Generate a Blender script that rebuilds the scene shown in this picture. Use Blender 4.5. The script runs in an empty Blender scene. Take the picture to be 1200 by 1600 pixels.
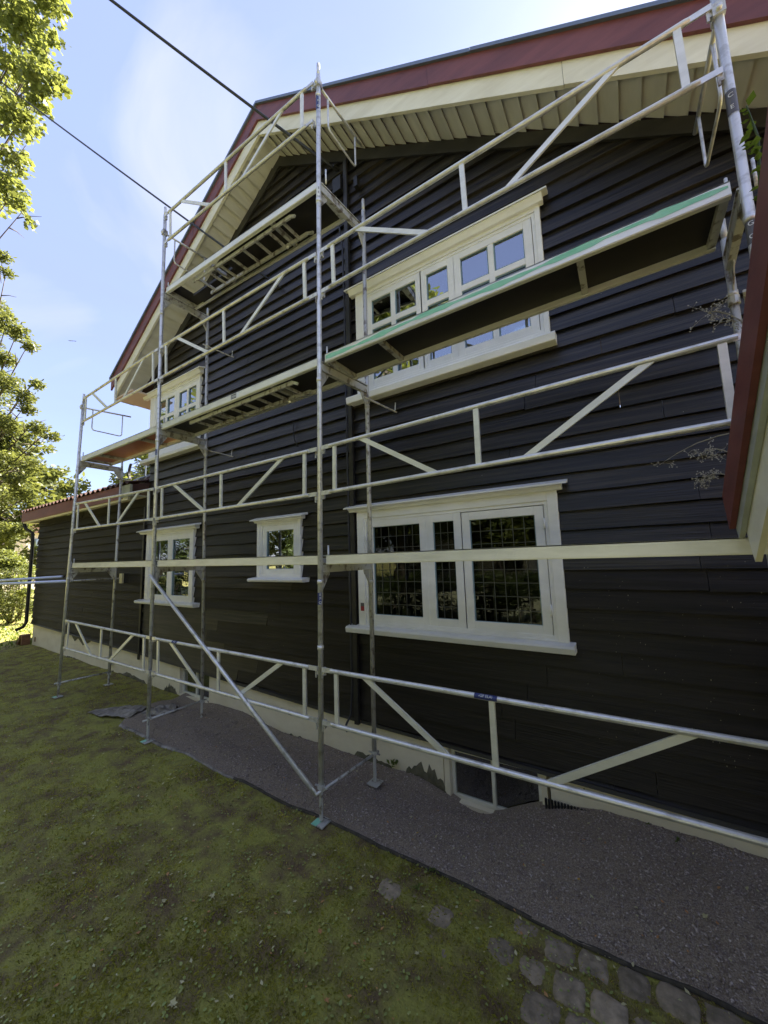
import bpy, bmesh, math, random
import numpy as np
from mathutils import Vector, Matrix
PI = math.pi
S = bpy.context.scene
COL = S.collection

# ------------------------------------------------------------------ camera
cam_d = bpy.data.cameras.new('camera'); cam = bpy.data.objects.new('camera', cam_d); COL.objects.link(cam)
F, YAW, PIT, ROLL = 584.273, 0.5694, 0.1185, -0.0319
CAMP = Vector((2.4313, -2.6828, 1.8187))
fw = Vector((-math.sin(YAW)*math.cos(PIT), math.cos(YAW)*math.cos(PIT), math.sin(PIT)))
r0 = Vector((math.cos(YAW), math.sin(YAW), 0)); u0 = r0.cross(fw)
rr = r0*math.cos(ROLL)+u0*math.sin(ROLL); uu = -r0*math.sin(ROLL)+u0*math.cos(ROLL)
cam.matrix_world = Matrix(((rr.x, uu.x, -fw.x, CAMP.x), (rr.y, uu.y, -fw.y, CAMP.y), (rr.z, uu.z, -fw.z, CAMP.z), (0, 0, 0, 1)))
cam_d.sensor_fit = 'VERTICAL'; cam_d.sensor_height = 32.0; cam_d.lens = 32.0*F/1600
cam_d.clip_start = 0.05; cam_d.clip_end = 600
S.camera = cam
S.render.resolution_x = 768; S.render.resolution_y = 1024

# ------------------------------------------------------------------ light
SUN = Vector((0.14, 0.80, 0.78)).normalized()
sun_el = math.asin(SUN.z); sun_az = math.atan2(SUN.x, SUN.y)
W = bpy.data.worlds.new("World"); S.world = W; W.use_nodes = True
nt = W.node_tree; nt.nodes.clear()
out = nt.nodes.new('ShaderNodeOutputWorld'); bg = nt.nodes.new('ShaderNodeBackground')
sky = nt.nodes.new('ShaderNodeTexSky'); sky.sky_type = 'NISHITA'; sky.sun_disc = False
sky.sun_elevation = sun_el; sky.sun_rotation = sun_az
sky.air_density = 1.0; sky.dust_density = 0.5; sky.ozone_density = 2.2
tc = nt.nodes.new('ShaderNodeTexCoord'); mp = nt.nodes.new('ShaderNodeMapping')
mp.inputs['Scale'].default_value = (0.8, 0.8, 2.2); mp.inputs['Rotation'].default_value = (0.25, 0.2, 0.6)
nz = nt.nodes.new('ShaderNodeTexNoise'); nz.inputs['Scale'].default_value = 1.6; nz.inputs['Detail'].default_value = 7
nz.inputs['Roughness'].default_value = 0.55; nz.inputs['Distortion'].default_value = 0.15
cr = nt.nodes.new('ShaderNodeValToRGB'); cr.color_ramp.elements[0].position = 0.25; cr.color_ramp.elements[1].position = 0.95
mul = nt.nodes.new('ShaderNodeMath'); mul.operation = 'MULTIPLY_ADD'; mul.inputs[1].default_value = 0.28; mul.inputs[2].default_value = 0.64
mx = nt.nodes.new('ShaderNodeMixRGB'); mx.inputs['Color2'].default_value = (0.92, 1.07, 1.95, 1)
L = nt.links.new
L(tc.outputs['Generated'], mp.inputs['Vector']); L(mp.outputs['Vector'], nz.inputs['Vector'])
L(nz.outputs['Fac'], cr.inputs['Fac']); L(cr.outputs['Color'], mul.inputs[0]); L(mul.outputs[0], mx.inputs['Fac'])
L(sky.outputs['Color'], mx.inputs['Color1']); L(bg.outputs['Background'], out.inputs['Surface'])
n2 = nt.nodes.new('ShaderNodeTexNoise'); n2.inputs['Scale'].default_value = 1.1; n2.inputs['Detail'].default_value = 8; n2.inputs['Distortion'].default_value = .5
m2 = nt.nodes.new('ShaderNodeMapping'); m2.inputs['Scale'].default_value = (1.3, 3.4, 3.0); m2.inputs['Rotation'].default_value = (0.5, 0.3, 1.1); m2.inputs['Location'].default_value = (3.1, 1.7, .4)
c2 = nt.nodes.new('ShaderNodeValToRGB'); c2.color_ramp.elements[0].position = .50; c2.color_ramp.elements[1].position = .80; c2.color_ramp.elements[1].color = (.75, .75, .75, 1)
x2 = nt.nodes.new('ShaderNodeMixRGB'); x2.inputs['Color2'].default_value = (1.75, 1.85, 2.15, 1)
L(tc.outputs['Generated'], m2.inputs['Vector']); L(m2.outputs['Vector'], n2.inputs['Vector']); L(n2.outputs['Fac'], c2.inputs['Fac']); L(c2.outputs['Color'], x2.inputs['Fac'])
L(mx.outputs['Color'], x2.inputs['Color1']); L(x2.outputs['Color'], bg.inputs['Color'])
bg.inputs['Strength'].default_value = 0.085
sl = bpy.data.lights.new('sun', 'SUN'); sl.energy = 5.0; sl.angle = math.radians(0.5); sl.color = (1.0, 0.93, 0.80)
so = bpy.data.objects.new('sun', sl); COL.objects.link(so); so.rotation_euler = (-SUN).to_track_quat('-Z', 'Y').to_euler()
S.view_settings.view_transform = 'Standard'; S.view_settings.look = 'None'
S.view_settings.gamma = 1; S.view_settings.exposure = 2.72; S.view_settings.use_curve_mapping = False
S.view_settings.use_white_balance = True; S.view_settings.white_balance_temperature = 6750; S.view_settings.white_balance_tint = 10
S.render.engine = 'CYCLES'
S.cycles.max_bounces = 8; S.cycles.transparent_max_bounces = 12; S.cycles.use_denoising = True

# ------------------------------------------------------------------ helpers
ORG = {}
def thing(name, label, cat, loc=(0, 0, 0), group=None):
    o = bpy.data.objects.new(name, None); COL.objects.link(o); o.location = loc; o.empty_display_size = .1
    o['label'] = label; o['category'] = cat
    if group: o['group'] = group
    ORG[o] = Vector(loc)
    return o
def tag(o, label, cat, group=None):
    o['label'] = label; o['category'] = cat
    if group: o['group'] = group
    return o
class MB:
    def __init__(s): s.v = []; s.f = []
    def add(s, vs, fs):
        n = len(s.v); s.v += [tuple(v) for v in vs]; s.f += [tuple(i+n for i in f) for f in fs]; return s
    def box(s, a, b):
        x0, y0, z0 = (min(a[i], b[i]) for i in range(3)); x1, y1, z1 = (max(a[i], b[i]) for i in range(3))
        return s.add([(x0,y0,z0),(x1,y0,z0),(x1,y1,z0),(x0,y1,z0),(x0,y0,z1),(x1,y0,z1),(x1,y1,z1),(x0,y1,z1)],
                     [(0,3,2,1),(4,5,6,7),(0,1,5,4),(1,2,6,5),(2,3,7,6),(3,0,4,7)])
    def bar(s, a, b, w, h, up=(0, 0, 1)):          # rectangular bar: w across, h along up
        a = Vector(a); b = Vector(b); d = (b-a).normalized(); up = Vector(up)
        sd = d.cross(up)
        if sd.length < 1e-4: sd = d.cross(Vector((1, 0, 0)))
        sd.normalize(); u = sd.cross(d).normalized(); vs = []
        for p in (a, b):
            for i, j in ((-1,-1),(1,-1),(1,1),(-1,1)): vs.append(p+sd*(i*w/2)+u*(j*h/2))
        return s.add(vs, [(0,3,2,1),(4,5,6,7),(0,1,5,4),(1,2,6,5),(2,3,7,6),(3,0,4,7)])
    def tube(s, pts, r, n=10, cap=True):
        pts = [Vector(p) for p in pts]; m = len(pts)
        rs = r if isinstance(r, (list, tuple)) else [r]*m
        vs = []; ref = None
        for i, p in enumerate(pts):
            d = (pts[min(i+1, m-1)]-pts[max(i-1, 0)]).normalized()
            if ref is None:
                ref = Vector((0, 0, 1)) if abs(d.z) < .9 else Vector((1, 0, 0))
            sd = d.cross(ref).normalized(); ref = sd.cross(d).normalized()
            for k in range(n):
                a = 2*PI*k/n; vs.append(p+(sd*math.cos(a)+ref*math.sin(a))*rs[i])
        fs = [(i*n+k, i*n+(k+1) % n, (i+1)*n+(k+1) % n, (i+1)*n+k) for i in range(m-1) for k in range(n)]
        if cap: fs += [tuple(range(n-1, -1, -1)), tuple((m-1)*n+k for k in range(n))]
        return s.add(vs, fs)
    def prism(s, poly, d):                         # polygon extruded by vector d
        n = len(poly); d = Vector(d); A = [Vector(p) for p in poly]
        return s.add(A+[p+d for p in A], [tuple(range(n-1, -1, -1)), tuple(range(n, 2*n))]+[(i, (i+1) % n, n+(i+1) % n, n+i) for i in range(n)])
    def lathe(s, c, prof, n=20):
        c = Vector(c); vs = []; m = len(prof)
        for r, z in prof:
            for k in range(n): a = 2*PI*k/n; vs.append(c+Vector((r*math.cos(a), r*math.sin(a), z)))
        fs = [(i*n+k, i*n+(k+1) % n, (i+1)*n+(k+1) % n, (i+1)*n+k) for i in range(m-1) for k in range(n)]
        fs += [tuple(range(n-1, -1, -1))]
        return s.add(vs, fs)
    def build(s, name, mat, parent=None, smooth=False, bevel=0, fix=True):
        me = bpy.data.meshes.new(name)
        o = bpy.data.objects.new(name, me)
        org = ORG.get(parent, Vector((0, 0, 0))) if parent else Vector((0, 0, 0))
        me.from_pydata([(v[0]-org.x, v[1]-org.y, v[2]-org.z) for v in s.v], [], s.f)
        if fix:
            bm = bmesh.new(); bm.from_mesh(me); bmesh.ops.recalc_face_normals(bm, faces=bm.faces)
            if bevel: bmesh.ops.bevel(bm, geom=bm.edges[:], offset=bevel, segments=1, affect='EDGES')
            bm.to_mesh(me); bm.free()
        if smooth:
            me.polygons.foreach_set('use_smooth', [True]*len(me.polygons))
        me.materials.append(mat); COL.objects.link(o)
        if parent: o.parent = parent
        ORG[o] = org
        return o
def solo(name, mb, mat, label, cat, group=None, **k):
    """one-mesh top-level thing with its origin at its base"""
    xs = [v[0] for v in mb.v]; ys = [v[1] for v in mb.v]; zs = [v[2] for v in mb.v]
    c = Vector(((min(xs)+max(xs))/2, (min(ys)+max(ys))/2, min(zs)))
    mb.v = [(v[0]-c.x, v[1]-c.y, v[2]-c.z) for v in mb.v]
    o = mb.build(name, mat, **k); o.location = c
    return tag(o, label, cat, group)
def npmesh(name, V, Fc, mat, parent=None, smooth=False, mats=None, mi=None):
    """fast mesh from numpy arrays; Fc is (n,k)"""
    me = bpy.data.meshes.new(name); n, k = Fc.shape
    me.vertices.add(len(V)); me.vertices.foreach_set('co', V.astype(np.float32).ravel())
    me.loops.add(n*k); me.loops.foreach_set('vertex_index', Fc.astype(np.int32).ravel())
    me.polygons.add(n); me.polygons.foreach_set('loop_start', np.arange(0, n*k, k, dtype=np.int32))
    me.polygons.foreach_set('loop_total', np.full(n, k, dtype=np.int32))
    if smooth: me.polygons.foreach_set('use_smooth', np.ones(n, dtype=bool))
    for m in (mats or [mat]): me.materials.append(m)
    if mi is not None: me.polygons.foreach_set('material_index', mi.astype(np.int32))
    me.update(calc_edges=True)
    o = bpy.data.objects.new(name, me); COL.objects.link(o)
    if parent: o.parent = parent
    return o

# ------------------------------------------------------------------ materials
def mat(name, col, rough=.6, metal=0, var=None, vscale=(4, 4, 4), detail=6, bump=0, bscale=None, spec=.5, lo=.35, hi=.65, coord='Object', per_obj=0, distort=0):
    m = bpy.data.materials.new(name); m.use_nodes = True; t = m.node_tree; b = t.nodes['Principled BSDF']
    b.inputs['Roughness'].default_value = rough; b.inputs['Metallic'].default_value = metal
    b.inputs['Specular IOR Level'].default_value = spec
    c4 = (*col, 1); b.inputs['Base Color'].default_value = c4
    tcn = t.nodes.new('ShaderNodeTexCoord'); src = None
    if var is not None:
        mpn = t.nodes.new('ShaderNodeMapping'); mpn.inputs['Scale'].default_value = vscale
        n = t.nodes.new('ShaderNodeTexNoise'); n.inputs['Scale'].default_value = 1; n.inputs['Detail'].default_value = detail
        n.inputs['Roughness'].default_value = .6; n.inputs['Distortion'].default_value = distort
        r = t.nodes.new('ShaderNodeValToRGB'); r.color_ramp.elements[0].position = lo; r.color_ramp.elements[1].position = hi
        r.color_ramp.elements[0].color = c4; r.color_ramp.elements[1].color = (*var, 1)
        t.links.new(tcn.outputs[coord], mpn.inputs['Vector']); t.links.new(mpn.outputs['Vector'], n.inputs['Vector'])
        t.links.new(n.outputs['Fac'], r.inputs['Fac']); src = r.outputs['Color']
    if per_obj:
        oi = t.nodes.new('ShaderNodeObjectInfo'); hs = t.nodes.new('ShaderNodeHueSaturation')
        mr = t.nodes.new('ShaderNodeMapRange'); mr.inputs['To Min'].default_value = 1-per_obj; mr.inputs['To Max'].default_value = 1+per_obj
        t.links.new(oi.outputs['Random'], mr.inputs['Value']); t.links.new(mr.outputs['Result'], hs.inputs['Value'])
        if src: t.links.new(src, hs.inputs['Color'])
        else: hs.inputs['Color'].default_value = c4
        src = hs.outputs['Color']
    if src: t.links.new(src, b.inputs['Base Color'])
    if bump:
        mb2 = t.nodes.new('ShaderNodeMapping'); mb2.inputs['Scale'].default_value = bscale or vscale
        n2 = t.nodes.new('ShaderNodeTexNoise'); n2.inputs['Scale'].default_value = 1; n2.inputs['Detail'].default_value = 8
        bp = t.nodes.new('ShaderNodeBump'); bp.inputs['Strength'].default_value = min(1, bump); bp.inputs['Distance'].default_value = .01
        t.links.new(tcn.outputs[coord], mb2.inputs['Vector']); t.links.new(mb2.outputs['Vector'], n2.inputs['Vector'])
        t.links.new(n2.outputs['Fac'], bp.inputs['Height']); t.links.new(bp.outputs['Normal'], b.inputs['Normal'])
    return m
def leaf_mat(name, col, var, trans=.45, tcol=(.35, .45, .05), vs=1.3):
    m = mat(name, col, rough=.5, var=var, vscale=(vs, vs, vs), detail=4, spec=.4, lo=.3, hi=.7)
    t = m.node_tree; b = t.nodes['Principled BSDF']; o = t.nodes['Material Output']
    tr = t.nodes.new('ShaderNodeBsdfTranslucent'); tr.inputs['Color'].default_value = (*tcol, 1)
    ms = t.nodes.new('ShaderNodeMixShader'); ms.inputs['Fac'].default_value = trans
    t.links.new(b.outputs[0], ms.inputs[1]); t.links.new(tr.outputs[0], ms.inputs[2]); t.links.new(ms.outputs[0], o.inputs['Surface'])
    return m
M = {}
M['board_ext'] = mat('extension_boards', (.010, .009, .007), .6, var=(.026, .023, .017), vscale=(.8, 5, 22), bump=.4, bscale=(3, 20, 90), per_obj=.3, spec=.22, lo=.35, hi=.7)
M['board'] = mat('weathered_tar_boards', (.0058, .0050, .0044), .38, var=(.060, .050, .036), vscale=(.8, 6, 34), bump=.35, bscale=(3, 20, 90), per_obj=.35, spec=.5, lo=.44, hi=.80)
M['board_new'] = mat('fresh_black_stain', (.007, .006, .0058), .42, var=(.021, .017, .016), vscale=(.9, 6, 26), bump=.3, bscale=(3, 20, 90), per_obj=.15, spec=.3)
M['dark_trim'] = mat('dark_trim', (.015, .014, .013), .5, var=(.03, .028, .024), vscale=(2, 5, 9))
M['white'] = mat('white_window_paint', (.90, .90, .88), .42, var=(.80, .80, .77), vscale=(2.5, 5, 5), bump=.08, bscale=(20, 20, 20))
M['soffit'] = mat('soffit_cream', (.66, .65, .60), .6, var=(.55, .54, .49), vscale=(6, 1.5, 6), bump=.15, bscale=(60, 4, 60), per_obj=.07)
M['barge'] = mat('cream_barge', (.84, .82, .70), .5, var=(.70, .67, .54), vscale=(1.5, 3, 6), bump=.1, bscale=(4, 9, 30))
M['red'] = mat('red_barge', (.20, .062, .058), .5, var=(.13, .038, .038), vscale=(1.5, 3, 7), bump=.15, bscale=(4, 9, 30))
M['plaster'] = mat('foundation_plaster', (.84, .77, .58), .8, var=(.70, .62, .44), vscale=(2, 2, 3.5), bump=.4, bscale=(14, 14, 14), lo=.35, hi=.8)
M['bare'] = mat('bare_masonry', (.17, .15, .10), .9, var=(.09, .09, .05), vscale=(9, 9, 9), bump=.8, bscale=(25, 25, 25))
M['steel'] = mat('galvanised_tube', (.74, .74, .72), .38, metal=.5, var=(.46, .45, .41), vscale=(9, 9, 14), detail=9, bump=.15, bscale=(40, 40, 40), lo=.5, hi=.68)
M['steel2'] = mat('spattered_tube', (.58, .58, .55), .45, metal=.4, var=(.22, .19, .16), vscale=(14, 14, 9), detail=10, bump=.2, bscale=(40, 40, 40), lo=.52, hi=.62)
M['alu'] = mat('aluminium_profile', (.84, .84, .77), .40, metal=.35, var=(.70, .70, .63), vscale=(3, 9, 12), bump=.06, bscale=(30, 30, 30), lo=.4, hi=.7)  # faint yellow of the surrounding light mixed into the base colour
M['green_p'] = mat('green_paint_smear', (.20, .58, .38), .5, var=(.34, .70, .52), vscale=(6, 6, 20))
M['ply'] = mat('shaded_film_plywood', (.012, .010, .010), .55, var=(.02, .016, .015), vscale=(3, 3, 3))  # near-black colour carries the shade under the decks
M['ply_red_lit'] = mat('lit_red_film_plywood', (.60, .21, .14), .28, var=(.40, .14, .08), vscale=(2, 2, 2))  # first bay: red film, brightened in colour for the reflected glow
M['sticker'] = mat('sticker_blue', (.02, .035, .16), .4)
M['stickw'] = mat('sticker_white', (.75, .78, .8), .4)
M['stickg'] = mat('sticker_grey', (.10, .10, .11), .4)
M['stickr'] = mat('sticker_red', (.30, .015, .03), .4)
M['black'] = mat('black_rubber', (.012, .012, .012), .5)
M['cable'] = mat('cable_jacket', (.02, .022, .03), .5)
M['lead'] = mat('lead_came', (.10, .105, .10), .45, metal=.5)
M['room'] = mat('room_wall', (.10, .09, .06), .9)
M['curtain'] = mat('curtain_cloth', (.35, .34, .28), .9)
M['pot'] = mat('glazed_pot', (.55, .52, .42), .3)
M['zinc'] = mat('zinc_flashing', (.16, .20, .26), .45, metal=.5)
M['tile'] = mat('clay_tile', (.10, .045, .035), .8, var=(.06, .032, .028), vscale=(6, 6, 6))
M['wood'] = mat('brown_wood', (.22, .10, .045), .7, var=(.14, .065, .03), vscale=(10, 10, 30), bump=.3)
M['tarp'] = mat('geotextile', (.12, .105, .085), .9, var=(.36, .33, .28), vscale=(9, 9, 9), detail=9, bump=.4, bscale=(60, 60, 60))
M['gravel'] = mat('gravel_bed', (.20, .155, .110), .9, var=(.38, .32, .25), vscale=(120, 120, 120), detail=12, bump=1, bscale=(150, 150, 150), lo=.40, hi=.64)
M['peb'] = mat('pebble', (.20, .155, .130), .75, var=(.74, .65, .58), vscale=(60, 60, 60), lo=.46, hi=.74)
def rough_bump(m, sc1, sc2, dist):
    t = m.node_tree; b = t.nodes['Principled BSDF']; tc_ = t.nodes.new('ShaderNodeTexCoord'); a = t.nodes.new('ShaderNodeTexNoise'); v = t.nodes.new('ShaderNodeTexVoronoi'); a.inputs['Scale'].default_value = sc1; a.inputs['Detail'].default_value = 10; a.inputs['Roughness'].default_value = .7; v.inputs['Scale'].default_value = sc2
    ad = t.nodes.new('ShaderNodeMath'); ad.operation = 'MULTIPLY_ADD'; ad.inputs[1].default_value = .35; t.links.new(tc_.outputs['Object'], a.inputs['Vector']); t.links.new(tc_.outputs['Object'], v.inputs['Vector']); t.links.new(v.outputs['Distance'], ad.inputs[0]); t.links.new(a.outputs['Fac'], ad.inputs[2])
    bp = t.nodes.new('ShaderNodeBump'); bp.inputs['Strength'].default_value = 1; bp.inputs['Distance'].default_value = dist; t.links.new(ad.outputs[0], bp.inputs['Height']); t.links.new(bp.outputs['Normal'], b.inputs['Normal'])
M['soil'] = mat('moss_soil', (.145, .10, .05), .95, var=(.29, .29, .062), vscale=(5, 5, 5), detail=14, bump=.9, bscale=(30, 30, 30), lo=.36, hi=.6)
rough_bump(M['soil'], 16, 60, .022)
M['cobble'] = mat('cobblestone', (.17, .14, .090), .9, var=(.34, .275, .19), vscale=(16, 16, 16), detail=11, bump=.8, bscale=(30, 30, 30), per_obj=.25)
M['bark'] = mat('bark', (.09, .07, .05), .9, var=(.04, .035, .03), vscale=(14, 14, 3), bump=.9, bscale=(20, 20, 5))
M['grass'] = leaf_mat('grass_blades', (.21, .23, .030), (.60, .55, .11), .3, (.34, .34, .06), 7)
M['grass_dry'] = leaf_mat('grass_dry', (.36, .30, .14), (.09, .085, .03), .2, (.2, .17, .05), 2)
M['leaf_lit'] = leaf_mat('maple_leaf', (.09, .13, .035), (.17, .19, .06), .45, (.26, .29, .06), .8)
M['leaf_dark'] = leaf_mat('oak_leaf', (.065, .09, .025), (.13, .15, .045), .4, (.20, .22, .05), .5)
M['leaf_bush'] = leaf_mat('bush_leaf', (.045, .08, .018), (.11, .14, .03), .35, (.25, .34, .03), .9)
M['hedge'] = leaf_mat('hedge_leaf', (.03, .05, .012), (.06, .08, .018), .2, (.10, .14, .02), .9)
M['dead_leaf'] = leaf_mat('fallen_leaf', (.48, .46, .24), (.62, .56, .34), .15, (.3, .3, .1), 4)
M['dead_leaf2'] = leaf_mat('fallen_leaf_brown', (.42, .20, .08), (.58, .32, .13), .15, (.3, .15, .05), 4)
M['dry'] = mat('dry_stalk', (.30, .27, .20), .8)
M['far_wall'] = mat('far_house_wall', (.75, .66, .60), .8)
M['far_roof'] = mat('far_roof', (.20, .12, .10), .8)
M['grey_wood'] = mat('blue_white_board', (.42, .45, .42), .55, var=(.34, .36, .34), vscale=(4, 4, 12))
# window glass: faint see-through pane with a coated, slightly wavy mirror surface
g = bpy.data.materials.new('window_glass'); g.use_nodes = True; t = g.node_tree; t.nodes.clear()
o_ = t.nodes.new('ShaderNodeOutputMaterial'); gl = t.nodes.new('ShaderNodeBsdfGlossy'); tp = t.nodes.new('ShaderNodeBsdfTransparent')
gl.inputs['Roughness'].default_value = .015; gl.inputs['Color'].default_value = (.9, .95, 1, 1); tp.inputs['Color'].default_value = (.62, .66, .60, 1)
fr = t.nodes.new('ShaderNodeFresnel'); fr.inputs['IOR'].default_value = 1.9
ad = t.nodes.new('ShaderNodeMath'); ad.operation = 'MULTIPLY_ADD'; ad.inputs[1].default_value = 1.25; ad.inputs[2].default_value = .02; ad.use_clamp = True
ms = t.nodes.new('ShaderNodeMixShader'); wt = t.nodes.new('ShaderNodeTexCoord'); wn = t.nodes.new('ShaderNodeTexNoise'); wn.inputs['Scale'].default_value = 2.2
wb = t.nodes.new('ShaderNodeBump'); wb.inputs['Strength'].default_value = .35; wb.inputs['Distance'].default_value = .01
t.links.new(wt.outputs['Object'], wn.inputs['Vector']); t.links.new(wn.outputs['Fac'], wb.inputs['Height']); t.links.new(wb.outputs['Normal'], gl.inputs['Normal'])
t.links.new(fr.outputs[0], ad.inputs[0]); t.links.new(ad.outputs[0], ms.inputs['Fac'])
t.links.new(tp.outputs[0], ms.inputs[1]); t.links.new(gl.outputs[0], ms.inputs[2]); t.links.new(ms.outputs[0], o_.inputs['Surface'])
M['glass'] = g
g2 = g.copy(); g2.name = 'plain_old_glass'
for n_ in g2.node_tree.nodes:
    if n_.type == 'MATH': n_.inputs[1].default_value = .9; n_.inputs[2].default_value = 0
    if n_.type == 'FRESNEL': n_.inputs['IOR'].default_value = 1.42
    if n_.type == 'BSDF_TRANSPARENT': n_.inputs['Color'].default_value = (.5, .52, .46, 1)
for n_ in g.node_tree.nodes:
    if n_.type == 'MATH': n_.inputs[2].default_value = .24
M['glass_old'] = g2

# ------------------------------------------------------------------ ground
def smooth(a, b, x): t_ = np.clip((x-a)/(b-a), 0, 1); return t_*t_*(3-2*t_)
def vnoise(x, y, s, seed=0):
    rs = np.random.RandomState(seed); G = rs.rand(64, 64)
    u = x/s; v = y/s; i = np.floor(u).astype(int); j = np.floor(v).astype(int); fu = u-i; fv = v-j
    fu = fu*fu*(3-2*fu); fv = fv*fv*(3-2*fv)
    g00 = G[i % 64, j % 64]; g10 = G[(i+1) % 64, j % 64]; g01 = G[i % 64, (j+1) % 64]; g11 = G[(i+1) % 64, (j+1) % 64]
    return (g00*(1-fu)+g10*fu)*(1-fv)+(g01*(1-fu)+g11*fu)*fv
def H(x, y):
    x = np.asarray(x, float); y = np.asarray(y, float)
    z = -.5+.035*(vnoise(x, y, .9, 1)-.5)+.020*(vnoise(x, y, .28, 2)-.5)+.014*(vnoise(x, y, .09, 3)-.5)*(1-smooth(.0, .1, y))
    w = smooth(.15, .95, y)
    z += w*(-.10)*smooth(-2.9, -1.8, x)*(1-smooth(.9, 1.6, x))          # hollow by the wall
    z += smooth(.0, .7, y)*.10*smooth(1.3, 2.1, x)                       # mound on the right
    z += .06*smooth(-7, -12, x)*1.0 + .04*smooth(-12, -18, x)
    z += w*.05*smooth(-5.0, -7.0, x)
    z -= .16*np.exp(-(((x-1.0)/.42)**2))*smooth(.72, 1.02, y)             # pit at the right cellar window
    z -= .10*np.exp(-(((x+3.9)/.45)**2+((y-1.0)/.16)**2))                # little pit at the cellar window
    return z
def Hs(x, y): return float(H(np.array([x]), np.array([y]))[0])
def grid_sheet(xs, ys, zfun, name, m_, kind='structure'):
    X, Y = np.meshgrid(xs, ys, indexing='ij'); Z = zfun(X, Y)
    V = np.stack([X.ravel(), Y.ravel(), Z.ravel()], -1); a, b = X.shape
    i, j = np.meshgrid(np.arange(a-1), np.arange(b-1), indexing='ij'); i = i.ravel(); j = j.ravel()
    Fc = np.stack([i*b+j, (i+1)*b+j, (i+1)*b+j+1, i*b+j+1], -1)
    o = npmesh(name, V, Fc, m_, smooth=True); o['kind'] = kind; return o
xs = np.concatenate([np.linspace(-300, -30, 28), np.linspace(-29, -13, 40), np.linspace(-12.9, -4.2, 260), np.linspace(-4.16, 4.5, 360), np.linspace(4.8, 30, 30), np.linspace(35, 300, 20)])
ys = np.concatenate([np.linspace(-300, -20, 25), np.linspace(-19, -3.6, 30), np.linspace(-3.5, 1.4, 210), np.linspace(1.6, 10, 30), np.linspace(11, 300, 40)])
def zl(X, Y): return np.where((np.abs(X) < 40) & (np.abs(Y) < 40), H(X, Y), -.5+.1*smooth(-12, -18, X))
grid_sheet(xs, ys, zl, 'lawn', M['soil'])
# gravel bed on geotextile along the wall
def edge_y(x):                                    # outer edge of the mat
    return .035+.02*np.sin(x*1.7)+.010*np.sin(x*5.1+1)
nx, ny = 520, 90
X = np.linspace(-4.35, 5.0, nx)[:, None]*np.ones((1, ny)); T = np.linspace(0, 1, ny)[None, :]
E0 = edge_y(X)+.35*(1-smooth(-4.35, -3.9, X)); Yg = E0+(1.22-E0)*T
def gravel_z(X, Y):
    e = edge_y(X); h = H(X, Y)+.012+.022*smooth(0, .25, Y-e)
    return h+.012*(vnoise(X, Y, .11, 5)-.5)+.016*(vnoise(X, Y, .3, 6)-.5)
Zg = gravel_z(X, Yg); Vg = np.stack([X.ravel(), Yg.ravel(), Zg.ravel()], -1)
i, j = np.meshgrid(np.arange(nx-1), np.arange(ny-1), indexing='ij'); i = i.ravel(); j = j.ravel()
gb = npmesh('gravel_bed', Vg, np.stack([i*ny+j, (i+1)*ny+j, (i+1)*ny+j+1, i*ny+j+1], -1), M['gravel'], smooth=True); gb['kind'] = 'structure'
# cloth edge of the mat
mb = MB(); xe = np.linspace(-4.3, 3.6, 160); rnd = random.Random(3)
ring = []
for x in xe:
    y = float(edge_y(x)+.35*(1-smooth(-4.35, -3.9, x))); h = Hs(x, y); k = .4+.6*rnd.random(); wd = .004+(.03 if x < -2.4 else .004)*k
    ring += [(x, y-wd, h+.004), (x, y-wd*.6, h+.012+.008*k), (x, y+.012, h+.016+.006*k), (x, y+(.03 if x < -1.5 else .016), h+.0)]
M['edge_dark'] = mat('wet_fabric_edge', (.035, .030, .022), .9, var=(.08, .07, .05), vscale=(20, 20, 20))
for lo_, hi_, m_ in ((0, 60, 'tarp'), (60, len(xe)-1, 'edge_dark')):
    mb = MB(); mb.add(ring[lo_*4:(hi_+1)*4], [(a*4+b, (a+1)*4+b, (a+1)*4+b+1, a*4+b+1) for a in range(hi_-lo_) for b in range(3)]); mb.build('fabric_edge', M[m_], gb, smooth=True)
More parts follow.
